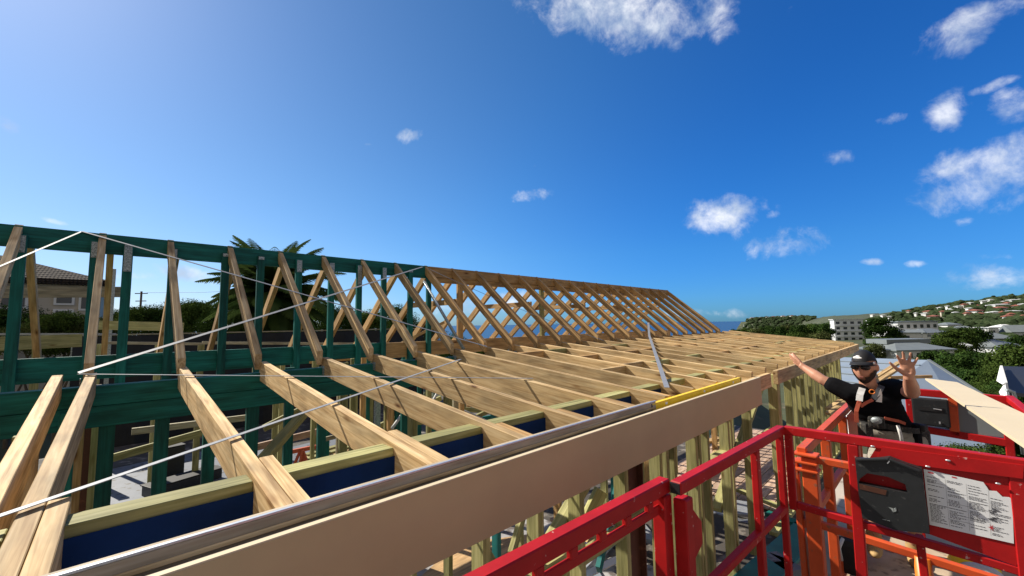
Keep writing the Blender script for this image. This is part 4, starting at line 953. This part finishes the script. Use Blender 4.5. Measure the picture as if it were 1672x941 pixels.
# ------------------------------------------------------------------ houses
def yawm(a): return Matrix.Rotation(a, 3, 'Z')
FACE = math.atan2(_r.y, _r.x)                          # local x along the picture plane
def house(name, px, py, d, w, dp, h, rh, label, wall='white_wall', roof='roof_grey', rot=0, wins=(), cat='house', group=None, eave=.4, hip=True, parts=True, base=None):
    """py is where the foot of the wall meets the ground"""
    p = dep(px, py, d); q = yawm(FACE+R(rot)); T = lambda x, y, z: p+q @ V3(x, y, z)
    t = thing(name, p, label, cat, group)
    m = MB(); m.poly([T(-w/2, -dp/2, -3), T(w/2, -dp/2, -3), T(w/2, dp/2, -3), T(-w/2, dp/2, -3)], h+3, (0, 0, 1)); m.build('wall', wall, t, rot=q)
    e = eave; m = MB()
    if rh > 0:
        a = [T(-w/2-e, -dp/2-e, h), T(w/2+e, -dp/2-e, h), T(w/2+e, dp/2+e, h), T(-w/2-e, dp/2+e, h)]
        i_ = min(w, dp)/2 if hip else 0
        lo = w >= dp
        r0, r1 = (T(-w/2-e+(i_+e if hip else 0), 0, h+rh), T(w/2+e-(i_+e if hip else 0), 0, h+rh)) if lo else (T(0, -dp/2-e+(i_+e if hip else 0), h+rh), T(0, dp/2+e-(i_+e if hip else 0), h+rh))
        vs = [m.bm.verts.new(v) for v in a+[r0, r1]]
        F = m.bm.faces.new
        if lo: F((vs[0], vs[1], vs[5], vs[4])); F((vs[2], vs[3], vs[4], vs[5])); F((vs[1], vs[2], vs[5])); F((vs[3], vs[0], vs[4]))
        else: F((vs[1], vs[2], vs[5], vs[4])); F((vs[3], vs[0], vs[4], vs[5])); F((vs[0], vs[1], vs[4])); F((vs[2], vs[3], vs[5]))
        lw = [m.bm.verts.new(v-V3(0, 0, .22)) for v in a]
        for i in range(4): F((vs[i], lw[i], lw[(i+1) % 4], vs[(i+1) % 4]))
        F(lw)
    else:
        m.poly([T(-w/2-e, -dp/2-e, h), T(w/2+e, -dp/2-e, h), T(w/2+e, dp/2+e, h), T(-w/2-e, dp/2+e, h)], .3, (0, 0, 1))
    m.build('roof', roof, t, rot=q)
    for wx, wz, ww, wh in wins:
        m = MB(); m.box(T(wx, -dp/2-.02, wz), (ww, .08, wh), q); fr_ = m.build('window', 'white_wall', t)
        m = MB(); m.box(T(wx, -dp/2-.065, wz), (ww-.16, .02, wh-.16), q); m.build('pane', 'glass', fr_)
    return t, T, q
# the tiled house behind the site
t, T, q = house('tiled_house', -29, 548, 18.0, 7.2, 6.5, 2.3, 1.25, 'beige rendered house with a hipped grey brown tile roof behind the hedge', 'house_wall', 'tiles', rot=42, eave=.4,
      wins=((1.25, 1.45, .8, .8), (2.65, 1.6, .6, .75), (2.65, .75, .6, .6), (3.25, 1.4, .35, .8), (-1.2, 1.3, 1.4, 1.1)))
m = MB(); m.box(T(1.5, -3.6, .55), (1.3, .5, .05), q); m.build('balcony', 'roof_dark', t)
# apartment blocks
def flats(name, px, py, d, w, dp, floors, label, rot, cols_, wall, flatroof='pale_wall', fh=2.9):
    wn = []
    for f in range(floors):
        for c in range(cols_): wn.append((-w/2+w*(c+.5)/cols_, fh*f+1.55, w/cols_*.56, 1.5))
    t, T, q = house(name, px, py, d, w, dp, floors*fh+.3, 0, label, wall, flatroof, rot, wn, 'apartments', eave=.5)
    m = MB()
    for f in range(1, floors): m.box(T(0, -dp/2-.25, fh*f), (w*.96, .5, .16), q)
    m.build('balcony_slabs' if False else 'ledge', wall, t); return t
flats('apartment_block', 1384, 558, 225, 12.5, 8, 4, 'pale four storey apartment block beyond the end of the flat roof', -24, 4, 'pale_wall')
flats('apartment_block', 1478, 551, 165, 19, 10, 2, 'long pale two storey block with a grey flat roof behind the dark round tree', 10, 6, 'pale_wall', 'roof_grey')
house('villa', 1484, 559, 150, 7, 6, 3.6, 1.0, 'small white gabled villa in front of the long pale block', 'white_wall', 'roof_grey', -30, ((-.8, 2.0, 1.0, 1.0),), hip=False)
house('villa', 1512, 553, 150, 12, 6, 2.2, 1.4, 'white terrace house with a low grey roof below the long block', 'white_wall', 'roof_grey', 12, ((-3, 1.2, 2, 1), (0, 1.2, 2, 1), (3.2, 1.2, 2.2, 1)))
t, T, q = house('grey_house', 1478, 592, 92, 13.2, 9, 3.1, 1.5, 'wide grey roofed house straight behind the raised hand of the man', 'pale_wall', 'roof_grey', 4, [(-5.2+1.75*k, 1.9, .95, 1.25) for k in range(6)])
m = MB(); m.box(T(1.0, 2.2, 4.6), (10.5, 5, 1.0), q); m.build('upper_storey', 'roof_grey', t)
m = MB(); m.box(T(5.3, -4.7, .9), (2.2, .4, 2.1), q); m.build('garage_door', 'roof_dark', t)
house('white_house', 1608, 553, 165, 5.2, 6, 4.2, 0, 'white modern house with dark window among trees below the hillside', 'white_wall', 'pale_wall', 10, ((0, 2.6, 1.4, 1.6), (-1.6, 1.0, 1, 1.2)))
house('hip_house', 1617, 574, 112, 10, 8, 1.6, 1.7, 'low house with a broad grey hipped roof among trees', 'pale_wall', 'roof_grey', 14, ((0, .9, 2.5, .9), (3, .9, 1.5, .9)))
house('hip_house', 1618, 561, 140, 9, 7, 1.8, 1.9, 'house with a mid grey hipped roof below the white modern house', 'pale_wall', 'roof_grey', -12, ((0, 1, 2, 1),))
house('hip_house', 1646, 563, 140, 6.5, 6, 1.9, .9, 'house with a dark shallow roof beside the red roofed one', 'pale_wall', 'roof_dark', 8, ((0, 1, 2, 1),))
house('hip_house', 1668, 552, 160, 9, 7, 2.4, 2.6, 'grey gabled house at the edge of the far trees', 'pale_wall', 'roof_grey', -20, ((0, 1.2, 2, 1.2),), hip=False)
house('hip_house', 1662, 561, 150, 7, 5, 1.2, 1.2, 'small house with a terracotta roof beside the dark roofed one', 'white_wall', 'roof_red', 10)
house('white_shed', 1570, 571, 95, 2.6, 2.2, 1.0, .7, 'tiny white gabled shed half hidden in the dark trees', 'white_wall', 'white_wall', 30, ((-.4, .6, .6, .6),), 'shed')
rv = random.Random(31)
for px, py, d, w, rf, lab in ((1432, 531, 260, 8, 'pale_wall', 'white house peeking over the round tree between the apartment blocks'), (1548, 541, 200, 8, 'roof_grey', 'white house at the end of the long pale block'), (1572, 546, 190, 7, 'roof_grey', 'white gabled house behind the leafy valley trees'), (1590, 536, 260, 9, 'roof_red', 'white house with red roof above the leafy valley trees'),
                              (1630, 541, 230, 9, 'roof_grey', 'white house above the white modern house'), (1650, 538, 260, 8, 'roof_grey', 'white house on the lower slope near the frame edge'), (1562, 533, 300, 9, 'pale_wall', 'flat roofed white house at the foot of the far hill'), (1612, 534, 300, 10, 'pale_wall', 'long white house at the foot of the far hill'), (1500, 531, 320, 9, 'roof_red', 'red roofed house behind the long pale block'), (1640, 549, 180, 6, 'white_wall', 'small all white house beside the dark roofed house')):
    house('valley_house', px, py, d, w, w*.7, rv.uniform(2.6, 4.2), 1.0 if rf != 'pale_wall' else 0, lab, 'white_wall', rf, rv.uniform(-25, 25), ((-w*.2, 1.7, w*.25, 1.1), (w*.2, 1.7, w*.2, 1.1)))
# small houses over the far hillside
def on_terrain(px, py):
    d = ray(px, py); d = d/math.hypot(d.x, d.y); r = 150.
    while r < 2600:
        p = d*r
        if p.z < height(p.x, p.y): return p
        r += 3
    return d*620
hill = [(1607, 498, 9, 'w'), (1639, 500, 19, 'w'), (1633, 506, 26, 'w'), (1634, 511, 20, 'r'), (1655, 517, 23, 'w'), (1592, 516, 27, 'r'), (1586, 511, 15, 'w'), (1566, 507, 12, 'w'), (1557, 511, 14, 'w'), (1535, 508, 9, 'w'), (1518, 515, 20, 'p'),
        (1511, 518, 13, 'w'), (1471, 516, 12, 'w'), (1443, 519, 10, 'w'), (1453, 522, 6, 'w'), (1496, 517, 6, 'w'), (1525, 524, 22, 'o'), (1647, 527, 15, 'r'), (1625, 518, 10, 'w'), (1553, 513, 7, 'w'), (1656, 497, 18, 'w'), (1668, 496, 10, 'w'),
        (1615, 519, 6, 'w'), (1672, 527, 10, 'p'), (1602, 521, 9, 'o'), (1575, 504, 9, 'p'), (1618, 496, 8, 'w'), (1548, 506, 7, 'w'), (1660, 508, 14, 'r'), (1646, 503, 12, 'p'), (1672, 505, 12, 'w'), (1627, 513, 9, 'w'), (1585, 501, 8, 'w'), (1540, 516, 8, 'p'), (1484, 513, 8, 'p'), (1425, 517, 8, 'w'),
        (1668, 519, 9, 'w'), (1638, 519, 8, 'o'), (1612, 507, 8, 'w'), (1580, 520, 9, 'p'), (1561, 518, 8, 'w'), (1598, 507, 7, 'o'), (1652, 523, 9, 'p')]
hl = {'w': ('white_wall', 'pale_wall', 'small white house with a pale roof on the far hillside'), 'r': ('white_wall', 'roof_red', 'small house with a red tile roof on the far hillside'), 'p': ('house_wall', 'roof_red', 'small beige house with a reddish roof on the far hillside'), 'o': ('house_wall', 'roof_red', 'low beige and terracotta house on the far hillside')}
for px, py, w, k in hill:
    p = on_terrain(px, py+1); p = p+V3(0, 0, 2.2); d = p.dot(_f); w_ = w*.8*d/FPX
    wl, rf, lab = hl[k]; hh = max(1.5, w_*.2)
    pr = (836+FPX*p.dot(_r)/d, 470.5-FPX*p.dot(_u)/d)
    house('hillside_house', pr[0], pr[1], d, w_*.85, w_*.6, hh, hh*.55 if k != 'w' else hh*.25, lab, wl, rf, random.uniform(-25, 25), ((0, hh*.55, w_*.5, hh*.35),) if w > 14 else (), group='houses on the far hillside', eave=.5)
for k in range(26):                                    # the pale town on the headland
    px = 1212+k*5.6+random.uniform(-2, 2); d = ray(px, 520.2+random.uniform(-1.0, 1.6)-.012*(px-1212)); d = d/math.hypot(d.x, d.y)*2060; dd = d.dot(_f); z = height(d.x, d.y); py = 470.5-FPX*V3(d.x, d.y, max(z, SEA+1)).dot(_u)/V3(d.x, d.y, z).dot(_f)
    p = V3(d.x, d.y, max(z, SEA+2)); pr = 836+FPX*p.dot(_r)/p.dot(_f), 470.5-FPX*p.dot(_u)/p.dot(_f)
    house('headland_house', pr[0], pr[1], p.dot(_f), random.uniform(8, 17), 10, random.uniform(4, 8), 1.5, 'tiny pale house in the town on the distant headland', 'white_wall', 'roof_grey' if k % 3 else 'roof_red', random.uniform(-20, 20), group='houses on the distant headland')

# the neighbour's metal roof just below, its low extension and the dark awning
nb = thing('neighbour_house', dep(1490, 720, 15), 'neighbouring house with pale metal roof just behind the man', 'house')
A, B, C, D, Ee = dep(1514, 588, 18), dep(1360, 583, 25), dep(1610, 650, 15.2), dep(1372, 700, 12.0), dep(1640, 600, 26)
m = MB(); m.poly([A, B, D, C+(D-C)*.32, C]) if False else m.poly([A, B, D], .08, (0, 0, -1)); m.poly([A, D, dep(1575, 690, 12.6)], .08, (0, 0, -1)); m.poly([A, dep(1575, 690, 12.6), C], .08, (0, 0, -1)); m.build('roof', 'roof_blue', nb)
m = MB(); m.poly([A+V3(0, 0, .03), C+V3(0, 0, .03), C+V3(0, 0, -.22), A+V3(0, 0, -.22)], .12, rt); m.build('barge_board', 'roof_grey', nb)
m = MB(); m.poly([C, dep(1575, 690, 12.6), V3(*dep(1575, 690, 12.6).xy, -5), V3(*C.xy, -5)], .1, (0, 0, 1)); m.build('wall', 'pale_wall', nb)
m = MB(); m.poly([A, C, V3(*C.xy, -5), V3(*A.xy, -5)], .05, rt); m.build('end_wall', 'house_wall', nb)
for s_ in range(6):
    a = A.lerp(D, .12+.13*s_)
    m = MB(); m.bar(a+V3(0, 0, .03), B.lerp(D, .12+.13*s_)+V3(0, 0, .03), .05, .03); m.build('roof_seam', 'roof_grey', nb)
lf = thing('lean_to_roof', dep(1550, 760, 9.5), 'pale blue flat lean to roof below the far red rail', 'shed')
q4 = [dep(*c) for c in ((1478, 700, 10.6), (1604, 706, 10.8), (1614, 753, 9.2), (1490, 742, 9.0))]
m = MB(); m.poly(q4, .1, (0, 0, -1)); m.build('roof', 'roof_blue', lf)
m = MB(); m.poly([V3(p.x, p.y, p.z-.1) for p in q4], 1.6, (0, 0, -1)); m.build('wall', 'roof_dark', lf)
wb = thing('garden_wall', dep(1378, 690, 9.5), 'white rendered wall beside the end of the stud wall', 'wall')
m = MB(); m.poly([dep(*c) for c in ((1366, 645, 12), (1396, 660, 11), (1394, 735, 10.5), (1372, 735, 11.5))], .12, -fw); m.build('panel', 'white_wall', wb)
aw = thing('carport', dep(1655, 720, 10), 'dark roofed carport with a white folded gable and thin pole', 'carport')
m = MB(); m.poly([dep(*c) for c in ((1632, 598, 11), (1720, 600, 11.5), (1725, 648, 9.6), (1642, 640, 9.6))], .08, (0, 0, -1)); m.build('roof', 'roof_dark', aw)
m = MB(); m.poly([dep(*c) for c in ((1633, 597, 10.9), (1641, 625, 9.7), (1637, 628, 9.7), (1627, 622, 10.2))], .06, rt); m.poly([dep(*c) for c in ((1641, 625, 9.7), (1645, 650, 9.5), (1636, 652, 9.5), (1631, 640, 9.8))], .06, rt); m.build('gable', 'white_wall', aw)
m = MB(); m.tube([dep(1642, 637, 9.5), dep(1655, 640, 9.5), dep(1660, 660, 9.5), dep(1668, 720, 9.5)+V3(0, 0, -.3)], .035, 8); m.build('pole', 'plate', aw)
# the power pole beyond the garden
pp = thing('power_pole', dep(231, 515, 60), 'distant wooden power pole with two cross arms above the hedge', 'power pole')
b_ = dep(231, 476, 60); m = MB(); m.tube([(b_.x, b_.y, b_.z-7), b_], .13, 8); m.build('pole', 'trunk', pp)
for dz, w_ in ((-.3, .9), (-1.4, .75)):
    m = MB(); m.bar(b_+V3(0, 0, dz)-rt*w_, b_+V3(0, 0, dz)+rt*w_, .12, .12); m.build('cross_arm', 'trunk', pp)
m = MB(); m.tube([b_+V3(0, 0, -.2)+rt*.8, b_+rt*9+V3(0, 0, -.3), b_+rt*20+V3(0, 0, .2)], .02, 5); m.build('wire', 'black', pp)

# ------------------------------------------------------------------ trees
def crown_mesh(name, mat, rx, rz, nl, leaf, per, seed, flat_=.8):
    rg = random.Random(seed); vs = []; fs = []
    lobes = []
    for k in range(nl):
        a = rg.uniform(0, 2*math.pi); z = rg.uniform(-.75, .95); rr = math.sqrt(max(0, 1-z*z))*rg.uniform(.45, .8)
        lobes.append((Vector((math.cos(a)*rr*rx, math.sin(a)*rr*rx, z*rz*.72)), rg.uniform(.26, .46)*rx))
    for c, r_ in lobes:
        for k in range(per):
            d = Vector((rg.gauss(0, 1), rg.gauss(0, 1), rg.gauss(0, 1))).normalized()
            p = c+Vector((d.x, d.y, d.z*flat_))*r_*(rg.random()**.35)*(1+.25*rg.random())
            n = (d+Vector((rg.uniform(-.8, .8), rg.uniform(-.8, .8), rg.uniform(-.3, .9)))).normalized()
            t = n.orthogonal().normalized(); t = Quaternion(n, rg.uniform(0, 6.28)) @ t; b = n.cross(t); s_ = leaf*rg.uniform(.6, 1.3)
            i = len(vs); vs += [p+t*s_*.5, p+b*s_*.32+n*s_*.06, p-t*s_*.5, p-b*s_*.32+n*s_*.06]; fs.append((i, i+1, i+2, i+3))
    me = bpy.data.meshes.new(name); me.from_pydata([tuple(v) for v in vs], [], fs); me.materials.append(M[mat]); return me
def trunk_mesh(h, r_, seed):
    rg = random.Random(seed); mb = MB()
    mb.tube([(0, 0, -1.5), (0, 0, 0), (.1*h*rg.uniform(-1, 1)*.5, .05*h*rg.uniform(-1, 1), h*.5), (.1*h*rg.uniform(-1, 1), .1*h*rg.uniform(-1, 1), h*.85)], [r_*1.25, r_, r_*.7, r_*.3], 8)
    for k in range(5):
        a = rg.uniform(0, 6.28); mb.tube([(0, 0, h*(.3+.08*k)), (math.cos(a)*h*.16, math.sin(a)*h*.16, h*(.5+.07*k)), (math.cos(a)*h*.30, math.sin(a)*h*.30, h*(.62+.06*k))], [r_*.5, r_*.3, r_*.1], 6)
    me = bpy.data.meshes.new('trunk'); mb.bm.to_mesh(me); mb.bm.free(); me.materials.append(M['trunk']); return me
KINDS = {   # crown of unit height about 6 m
    'a': (crown_mesh('crown', 'leaf_a', 2.5, 2.6, 26, .30, 230, 1), trunk_mesh(4.6, .2, 1)),
    'b': (crown_mesh('crown', 'leaf_b', 2.7, 2.2, 26, .30, 230, 2), trunk_mesh(4.6, .2, 2)),
    'c': (crown_mesh('crown', 'leaf_c', 2.6, 2.0, 22, .32, 230, 3), trunk_mesh(4.4, .18, 3)),
    'A': (crown_mesh('crown', 'leaf_a', 2.5, 2.4, 40, .15, 480, 4), trunk_mesh(4.6, .2, 4)),
    'B': (crown_mesh('crown', 'leaf_b', 2.6, 2.2, 40, .16, 480, 5), trunk_mesh(4.6, .2, 5)),
    'C': (crown_mesh('crown', 'leaf_c', 2.7, 2.0, 40, .14, 440, 6), trunk_mesh(4.4, .2, 6)),
}
def tree(px, pytop, d, wpx, kind, label, name='tree', cat='tree', group=None, squash=1.0):
    """crown top at pytop, crown about wpx wide as seen; rooted on the ground below"""
    top_ = dep(px, pytop, d); sc_ = wpx*d/FPX/5.2
    gz = min(height(top_.x, top_.y), top_.z-1.2)
    t = thing(name, (top_.x, top_.y, gz), label, cat, group)
    cz = top_.z-2.35*sc_*squash
    for nm, me, z, s_ in (('crown', KINDS[kind][0], cz-gz, (sc_, sc_, sc_*squash)), ('trunk', KINDS[kind][1], 0, (sc_, sc_, max(.3, (cz-gz)/4.0)))):
        o = bpy.data.objects.new(nm, me); COL.objects.link(o); o.parent = t; o.location = (0, 0, z); o.scale = s_
        if nm == 'crown': o.rotation_euler = (0, 0, random.uniform(0, 6.28))
    return t
T_ = tree
# by the site
GH = 'garden shrubs in front of the tiled house'
for px, py, d, w, k, lab in ((30, 500, 15.5, 95, 'A', 'dark bushy shrub under the first window of the tiled house'), (105, 506, 14.5, 95, 'B', 'light green shrub in front of the tiled house wall'), (160, 512, 15, 70, 'C', 'shrub with dry tips at the corner of the tiled house'), (-30, 495, 15, 90, 'A', 'dark shrub at the edge of the frame below the tiled house'), (60, 520, 14, 80, 'C', 'low olive shrub between the two larger shrubs')):
    T_(px, py, d, w, k, lab, 'shrub', 'shrub', GH)
for px, py, d, w, k, lab in ((232, 497, 26, 75, 'B', 'rounded hedge tree below the power pole'), (285, 495, 27, 70, 'A', 'dark hedge tree between the power pole and the palm'), (325, 488, 22, 80, 'B', 'bushy tree beside the palm trunk on the power pole side'), (190, 505, 28, 60, 'A', 'dark hedge tree beside the tall steel pole'),
                             (375, 500, 19, 80, 'A', 'dark bush in front of the palm trunk'), (560, 500, 22, 85, 'A', 'dark bush just beyond the palm, behind the crossing rafters'), (520, 490, 24, 80, 'B', 'light bush behind the palm fronds'), (600, 505, 26, 80, 'B', 'green tree behind the crossing rafters'), (650, 498, 30, 80, 'A', 'dark tree near the change of ridge timber'), (690, 520, 33, 70, 'C', 'olive tree behind the last green post'),
                             (740, 545, 38, 75, 'A', 'dark treetop seen through the first pine rafters'), (800, 552, 42, 80, 'B', 'treetop seen low through the pine rafters'), (860, 556, 46, 80, 'A', 'dark treetop lowest through the pine rafters'), (465, 520, 18, 80, 'B', 'bush below the palm crown')):
    T_(px, py, d, w, k, lab)
# forest band beside the sea and trees round the apartments
fb = 'trees of the dark belt beside the sea'
for k, (px, py, d, w) in enumerate(((1200, 537, 150, 26), (1218, 534, 170, 28), (1236, 535, 160, 30), (1252, 531, 180, 30), (1270, 532, 170, 34), (1288, 529, 190, 32), (1306, 529, 180, 34), (1324, 527, 190, 36), (1342, 527, 180, 36), (1262, 542, 130, 40), (1300, 540, 130, 44), (1336, 540, 130, 44), (1225, 542, 130, 36))):
    T_(px, py, d, w, 'abc'[k % 3] if k % 4 else 'a', 'dark rounded tree in the belt beside the sea', group=fb)
for px, py, d, w, k, lab in ((1437, 517, 150, 50, 'a', 'tall dark round tree between the two apartment blocks'), (1424, 550, 130, 26, 'a', 'dark tree at the foot of the four storey block'), (1440, 548, 110, 46, 'b', 'lighter tree in front of the tall round one'), (1428, 562, 100, 30, 'a', 'dark tree beside the grey roofed house'), (1425, 560, 90, 34, 'c', 'olive tree at the corner of the grey roofed house'), (1462, 540, 150, 30, 'b', 'small tree beside the long pale block'),
                             (1560, 535, 100, 60, 'b', 'tall leafy tree in the middle of the valley'), (1585, 532, 115, 50, 'a', 'dark tree behind the tall leafy valley tree'), (1540, 548, 95, 54, 'b', 'leafy tree next to the grey roofed house'), (1528, 570, 70, 56, 'a', 'dark tree in front of the grey roofed house'), (1555, 575, 62, 62, 'a', 'dark tree below the tall leafy valley tree'), (1590, 572, 65, 60, 'a', 'dark tree below the tiny white shed'),
                             (1560, 600, 45, 70, 'A', 'shadowed tree behind the peak of the metal roof'), (1605, 600, 42, 76, 'a', 'dark tree in the middle of the slope'), (1625, 585, 60, 60, 'b', 'tree beside the broad hipped roof'), (1660, 558, 55, 80, 'b', 'light green tree at the edge of the frame above the carport'), (1640, 592, 38, 80, 'B', 'light green tree above the carport'), (1590, 628, 24, 90, 'B', 'bushy tree behind the barge board of the metal roof'),
                             (1630, 650, 19, 110, 'C', 'broad olive bush below the carport gable'), (1600, 668, 16, 90, 'B', 'green bush beside the far red rail'), (1660, 672, 15, 100, 'A', 'dark bush under the carport roof'), (1650, 625, 26, 80, 'A', 'dark bush behind the carport'), (1590, 722, 8.2, 120, 'B', 'bright bush between the lean to roof and the cream board'), (1640, 735, 8, 90, 'C', 'olive bush beside the bright bush'), (1560, 622, 30, 60, 'A', 'dark bush under the barge board'),
                             (1505, 540, 185, 26, 'b', 'small tree on the roofline of the long pale block'), (1580, 545, 180, 40, 'c', 'olive tree beside the white modern house'), (1635, 540, 190, 44, 'a', 'dark tree beyond the white modern house'), (1655, 532, 260, 40, 'b', 'tree at the foot of the far hill'), (1610, 530, 280, 40, 'a', 'dark tree at the foot of the hill above the white modern house'), (1672, 545, 120, 50, 'a', 'dark tree beside the grey gabled house'), (1672, 600, 30, 80, 'a', 'dark tree at the frame edge behind the carport')):
    T_(px, py, d, w, k, lab)
# the wooded slopes too far to count
bm = bmesh.new(); rg = random.Random(5)
base_ = bmesh.new(); bmesh.ops.create_icosphere(base_, subdivisions=2, radius=1); bv = [v.co.copy() for v in base_.verts]; bf = [tuple(v.index for v in f.verts) for f in base_.faces]; base_.free()
vs, fs = [], []
cnt = 0
while cnt < 2700:
    a = rg.uniform(29.5, 62) if cnt % 9 else rg.uniform(28.8, 37); r_ = 200*math.exp(rg.random()*math.log(3.6)) if a > 36 else rg.choice((rg.uniform(190, 330), rg.uniform(1800, 2110)))
    v = hf*math.cos(R(a))*r_+hr_*math.sin(R(a))*r_; z = height(v.x, v.y)
    if z < SEA+1 or (36.3 < a < 41.5 and r_ < 300) or (42 < a < 47.5 and r_ < 235): cnt += 1; continue
    s_ = rg.uniform(1.8, 4.0)*(1 if r_ < 1000 else 2.0)*(1.25 if r_ < 300 else 1); o3 = Vector((rg.random()*50, rg.random()*50, 0)); i0 = len(vs)
    for c in bv:
        k = 1+.55*mnoise.noise(c*1.7+o3)+.22*mnoise.noise(c*4.3+o3); vs.append((v.x+c.x*s_*k*1.15, v.y+c.y*s_*k*1.15, z+s_*.35+c.z*s_*.8*k))
    fs += [tuple(i0+i for i in f) for f in bf]; cnt += 1
me = bpy.data.meshes.new('wooded_slope'); me.from_pydata(vs, [], fs); me.materials.append(M['leaf_far'])
o = bpy.data.objects.new('wooded_slope', me); COL.objects.link(o); tag(o, 'dark scrub and treetops covering the far hillside', None, None, 'stuff')

# the date palm behind the roof
pc = dep(446, 484, 14.5); gz = -4.17
palm = thing('palm_tree', (pc.x, pc.y, gz), 'big date palm with arching fronds behind the green ridge beam', 'palm tree')
m = MB(); m.tube([(pc.x, pc.y, gz-.3), (pc.x, pc.y, gz+1), (pc.x+.05, pc.y, pc.z-.7), (pc.x, pc.y, pc.z-.2), (pc.x, pc.y, pc.z+.1)], [.42, .36, .36, .52, .2], 16); m.build('trunk', 'trunk', palm)
rg = random.Random(21)
for k in range(84):
    a = k*2.39996+rg.uniform(-.2, .2); el = R(80-132*(k/84)**.85+rg.uniform(-8, 8)); ln = rg.uniform(2.05, 2.7)
    vs, fs = [], []; p = Vector((0, 0, .05)); pts = []; e = el
    for j in range(19):
        dv = Vector((math.cos(a)*math.cos(e), math.sin(a)*math.cos(e), math.sin(e))); pts.append((p.copy(), dv)); p = p+dv*ln/18; e -= R(1.2+3.6*(j/18))*(1.1 if el > 0 else .7)
    sd = Vector((-math.sin(a), math.cos(a), 0))
    for j in range(1, 19):
        p, dv = pts[j]; n = sd.cross(dv)
        for s_ in (-1, 1):
            for h_ in (0, .5):
                t = (j+h_)/18; pp_ = p+dv*h_*ln/18; ll = .52*math.sin(math.pi*min(1, .15+t*.83))**.7*rg.uniform(.85, 1.1)
                ld = (dv*.75+sd*s_*.85-n*(-.30)+Vector((0, 0, -.12))).normalized(); wv = ld.cross(n).normalized()*.034; tip = pp_+ld*ll-Vector((0, 0, .10*ll)); i = len(vs)
                vs += [pp_-wv, pp_+ld*ll*.5-wv*1.2, tip, pp_+ld*ll*.5+wv*1.2, pp_+wv]; fs.append((i, i+1, i+2, i+3, i+4))
    for j in range(18):                                # the rib
        (p, dv), (p2, _) = pts[j], pts[j+1]; w_ = sd*.016*(1-j/22); i = len(vs); vs += [p-w_, p+w_, p2+w_, p2-w_]; fs.append((i, i+1, i+2, i+3))
    me = bpy.data.meshes.new('frond'); me.from_pydata([tuple(v) for v in vs], [], fs); me.materials.append(M['palm_leaf'])
    o = bpy.data.objects.new('frond', me); COL.objects.link(o); o.parent = palm; o.location = pc-V3(pc.x, pc.y, gz)
print('objects', len(bpy.data.objects))
